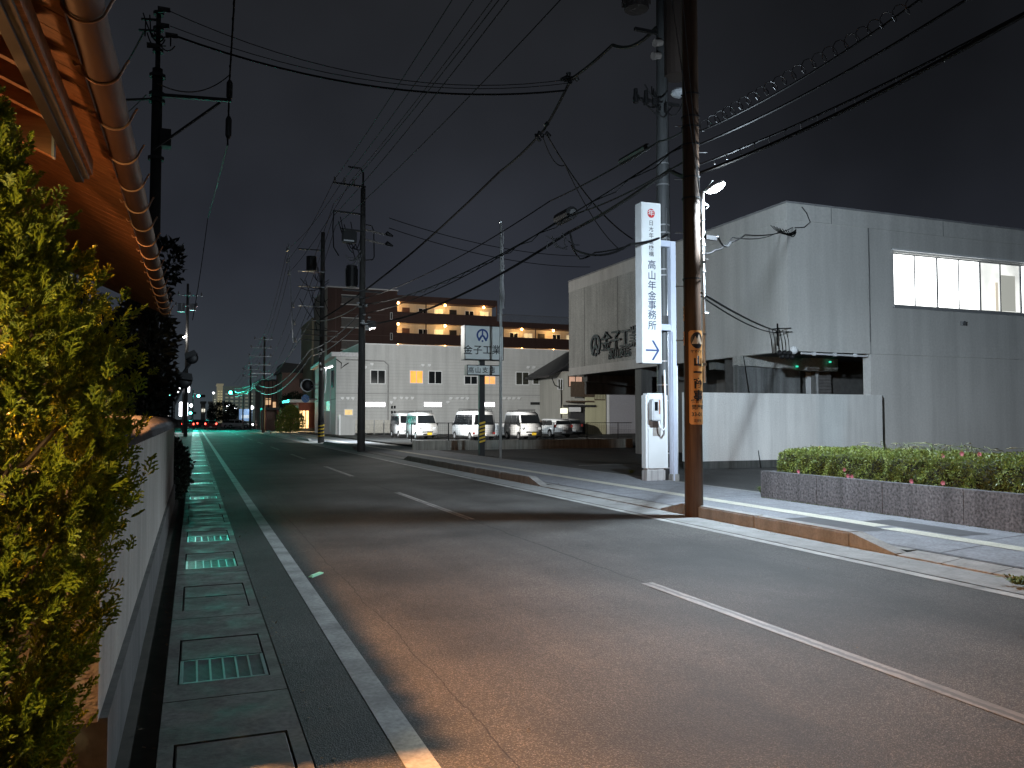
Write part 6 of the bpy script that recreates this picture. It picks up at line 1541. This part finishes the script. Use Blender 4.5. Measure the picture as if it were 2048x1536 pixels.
for u_, v_, D_, lb in ((455, 811, 175, 'white globe lamp post left of the pale blue sign beyond the crossing'), (454, 821, 230, 'smaller globe lamp post directly below the brightest one beyond the crossing'), (470, 817, 190, 'white globe lamp post just left of the blue sign board'), (383, 811, 165, 'white globe lamp post beside the overexposed shop sign'), (503, 815, 150, 'white globe lamp post right of the pale blue sign board'), (427, 786, 300, 'high white lamp on the roof line left of the tall tower')): lamppost(u_, v_, D_, lb)
def tower(u0, u1, vt, D, label, m, pane, cols, rows, part='lit_balcony'):
    a = fp(u0, 845, D); c = fp(u1, vt, D); t = thing('apartment_tower', (a.x, a.y, 0), label, 'building')
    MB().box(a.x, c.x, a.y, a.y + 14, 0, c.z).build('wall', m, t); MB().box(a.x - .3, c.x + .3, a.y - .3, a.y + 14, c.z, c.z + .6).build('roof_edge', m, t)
    wd = (c.x - a.x) / cols; hh = (c.z - 6) / rows
    for i in range(cols):
        for j in range(rows): MB().box(a.x + wd * (i + .2), a.x + wd * (i + .8), a.y - .15, a.y - .01, 4 + hh * (j + .25), 4 + hh * (j + .7)).build(part, pane, t)
M_TW = concrete('tower_grey', (.42, .42, .38), .1)
tower(434, 446, 770, 330, 'tall beige apartment tower behind the right hand green light', emit('tower_wall_glow', (.26, .24, .16), .55), emit('tower_pane', (.62, .56, .32), .55, .3), 2, 9)  # tower wall given its own glow in place of light falling on it
tower(448, 520, 775, 360, 'long dim apartment slab right of the tall beige tower', emit('slab_wall_glow', (.10, .13, .12), .35), emit('slab_pane', (.35, .38, .30), .4, .2), 7, 6)  # slab wall glows faintly, imitating a lit facade
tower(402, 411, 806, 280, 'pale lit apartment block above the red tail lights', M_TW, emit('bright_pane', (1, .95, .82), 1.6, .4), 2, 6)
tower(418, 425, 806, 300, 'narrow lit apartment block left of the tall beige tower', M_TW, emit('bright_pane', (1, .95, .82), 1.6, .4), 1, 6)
tower(426, 433, 787, 320, 'slim grey apartment block touching the tall beige tower', emit('slim_wall_glow', (.20, .22, .19), .4), emit('slim_pane', (.6, .6, .45), .6, .3), 1, 7)  # this wall also emits, standing in for light on the facade
a_ = fp(446, 850, 165); tree('round_tree', (a_.x, a_.y, 0), 2.5, [((0, 0, 3.2), (2.9, 2.2, 1.9)), ((1.9, 0, 2.4), (1.8, 1.5, 1.4)), ((-1.6, 0, 2.5), (1.6, 1.4, 1.3))], 4200, .4, .2, leafmat('teal_dark_leaf', (.03, .06, .045), (.02, .035, .03), .6, .15), 'dark rounded tree beyond the crossing in front of the beige tower', 'tree', .16, seed=95)
g = np.random.default_rng(101)
t = thing('far_car', (fp(487, 846, 150).x, fp(487, 846, 150).y, 0), 'pale car facing the crossing with white headlights under the blue sign', 'car') if False else None
for u_, lb in ((471, 'left of two small white headlit cars under the pale blue sign'), (480, 'right of two small white headlit cars under the pale blue sign')):
    q = far(u_, 138); v_ = van('oncoming_car', q, math.pi + R(70), lb, M_CARW, W=1.7, L=4.2, H=1.5, style='sedan', rack=False, group='cars at the far crossing', cat='car')
    p_ = Vector((q[0], q[1], .7)); l_ = MB().ball((-.0, 2.12, .66), .16, 8).build('headlight_glow', emit('white_headlight', (1, 1, 1), 8), v_, True, True)
for u_, v_, D_ in ():
    pass
# lamp added to the transformer pole to brighten the vans and the walls
lp = q1(733, 655) + Vector((.2, .3, 0)); tl = thing('added_lot_lamp', lp, 'small lamp added to the transformer pole to light the vans and grey building', 'lamp')
MB().ball(lp, .09, 10).build('lens', emit('white_fill_lens', (1, .98, .92), 10), tl); MB().bar(lp, P1 + Vector((0, 0, lp.z)), .05, .05).build('bracket', M_DARK, tl)
lamp('lot_fill_light', 'SPOT', lp + Vector((.15, .2, -.05)), 25000, (1, .97, .9), tl, .15, target=(33, 72, 2.5), spot=R(82), blend=.7)
lamp('lot_fill_light', 'SPOT', lp + Vector((.25, .1, -.05)), 1250, (1, .98, .93), tl, .15, target=lp + Vector((1, -.55, -.15)), spot=R(170), blend=.9)

# ================================================================== litter: dry leaves and grit along the gutter and kerb
g = np.random.default_rng(131); n = 420
P = np.zeros((n, 3)); k = g.choice(4, n, p=[.3, .3, .25, .15])
P[:, 1] = g.uniform(3.8, 26, n)
P[k == 0, 0] = .56 + np.abs(g.normal(size=(k == 0).sum())) * .10; P[k == 0, 2] = .006
P[k == 1, 0] = -.15 - np.abs(g.normal(size=(k == 1).sum())) * .06; P[k == 1, 2] = -.04
P[k == 2, 0] = KX - .03 - np.abs(g.normal(size=(k == 2).sum())) * .12; P[k == 2, 2] = .012
P[k == 3, 0] = g.uniform(1.2, 10.2, (k == 3).sum()); P[k == 3, 2] = np.where(P[k == 3, 0] > 7.95, PZ + .008, .008)
D = unit(np.stack([g.normal(size=n), g.normal(size=n), g.uniform(0, .25, n)], 1))
o = leaves('fallen_leaves', P, D, unit(np.stack([-D[:, 1], D[:, 0], g.normal(size=n) * .2], 1)), .04 * g.uniform(.4, 1.2, n), .02 * g.uniform(.5, 1.3, n), leafmat('dry_leaf', (.16, .10, .05), (.09, .06, .035), .8, .1))
tag(o, 'scattered dry leaves and grit along the gutter and the kerb', 'fallen leaves', None, 'stuff')
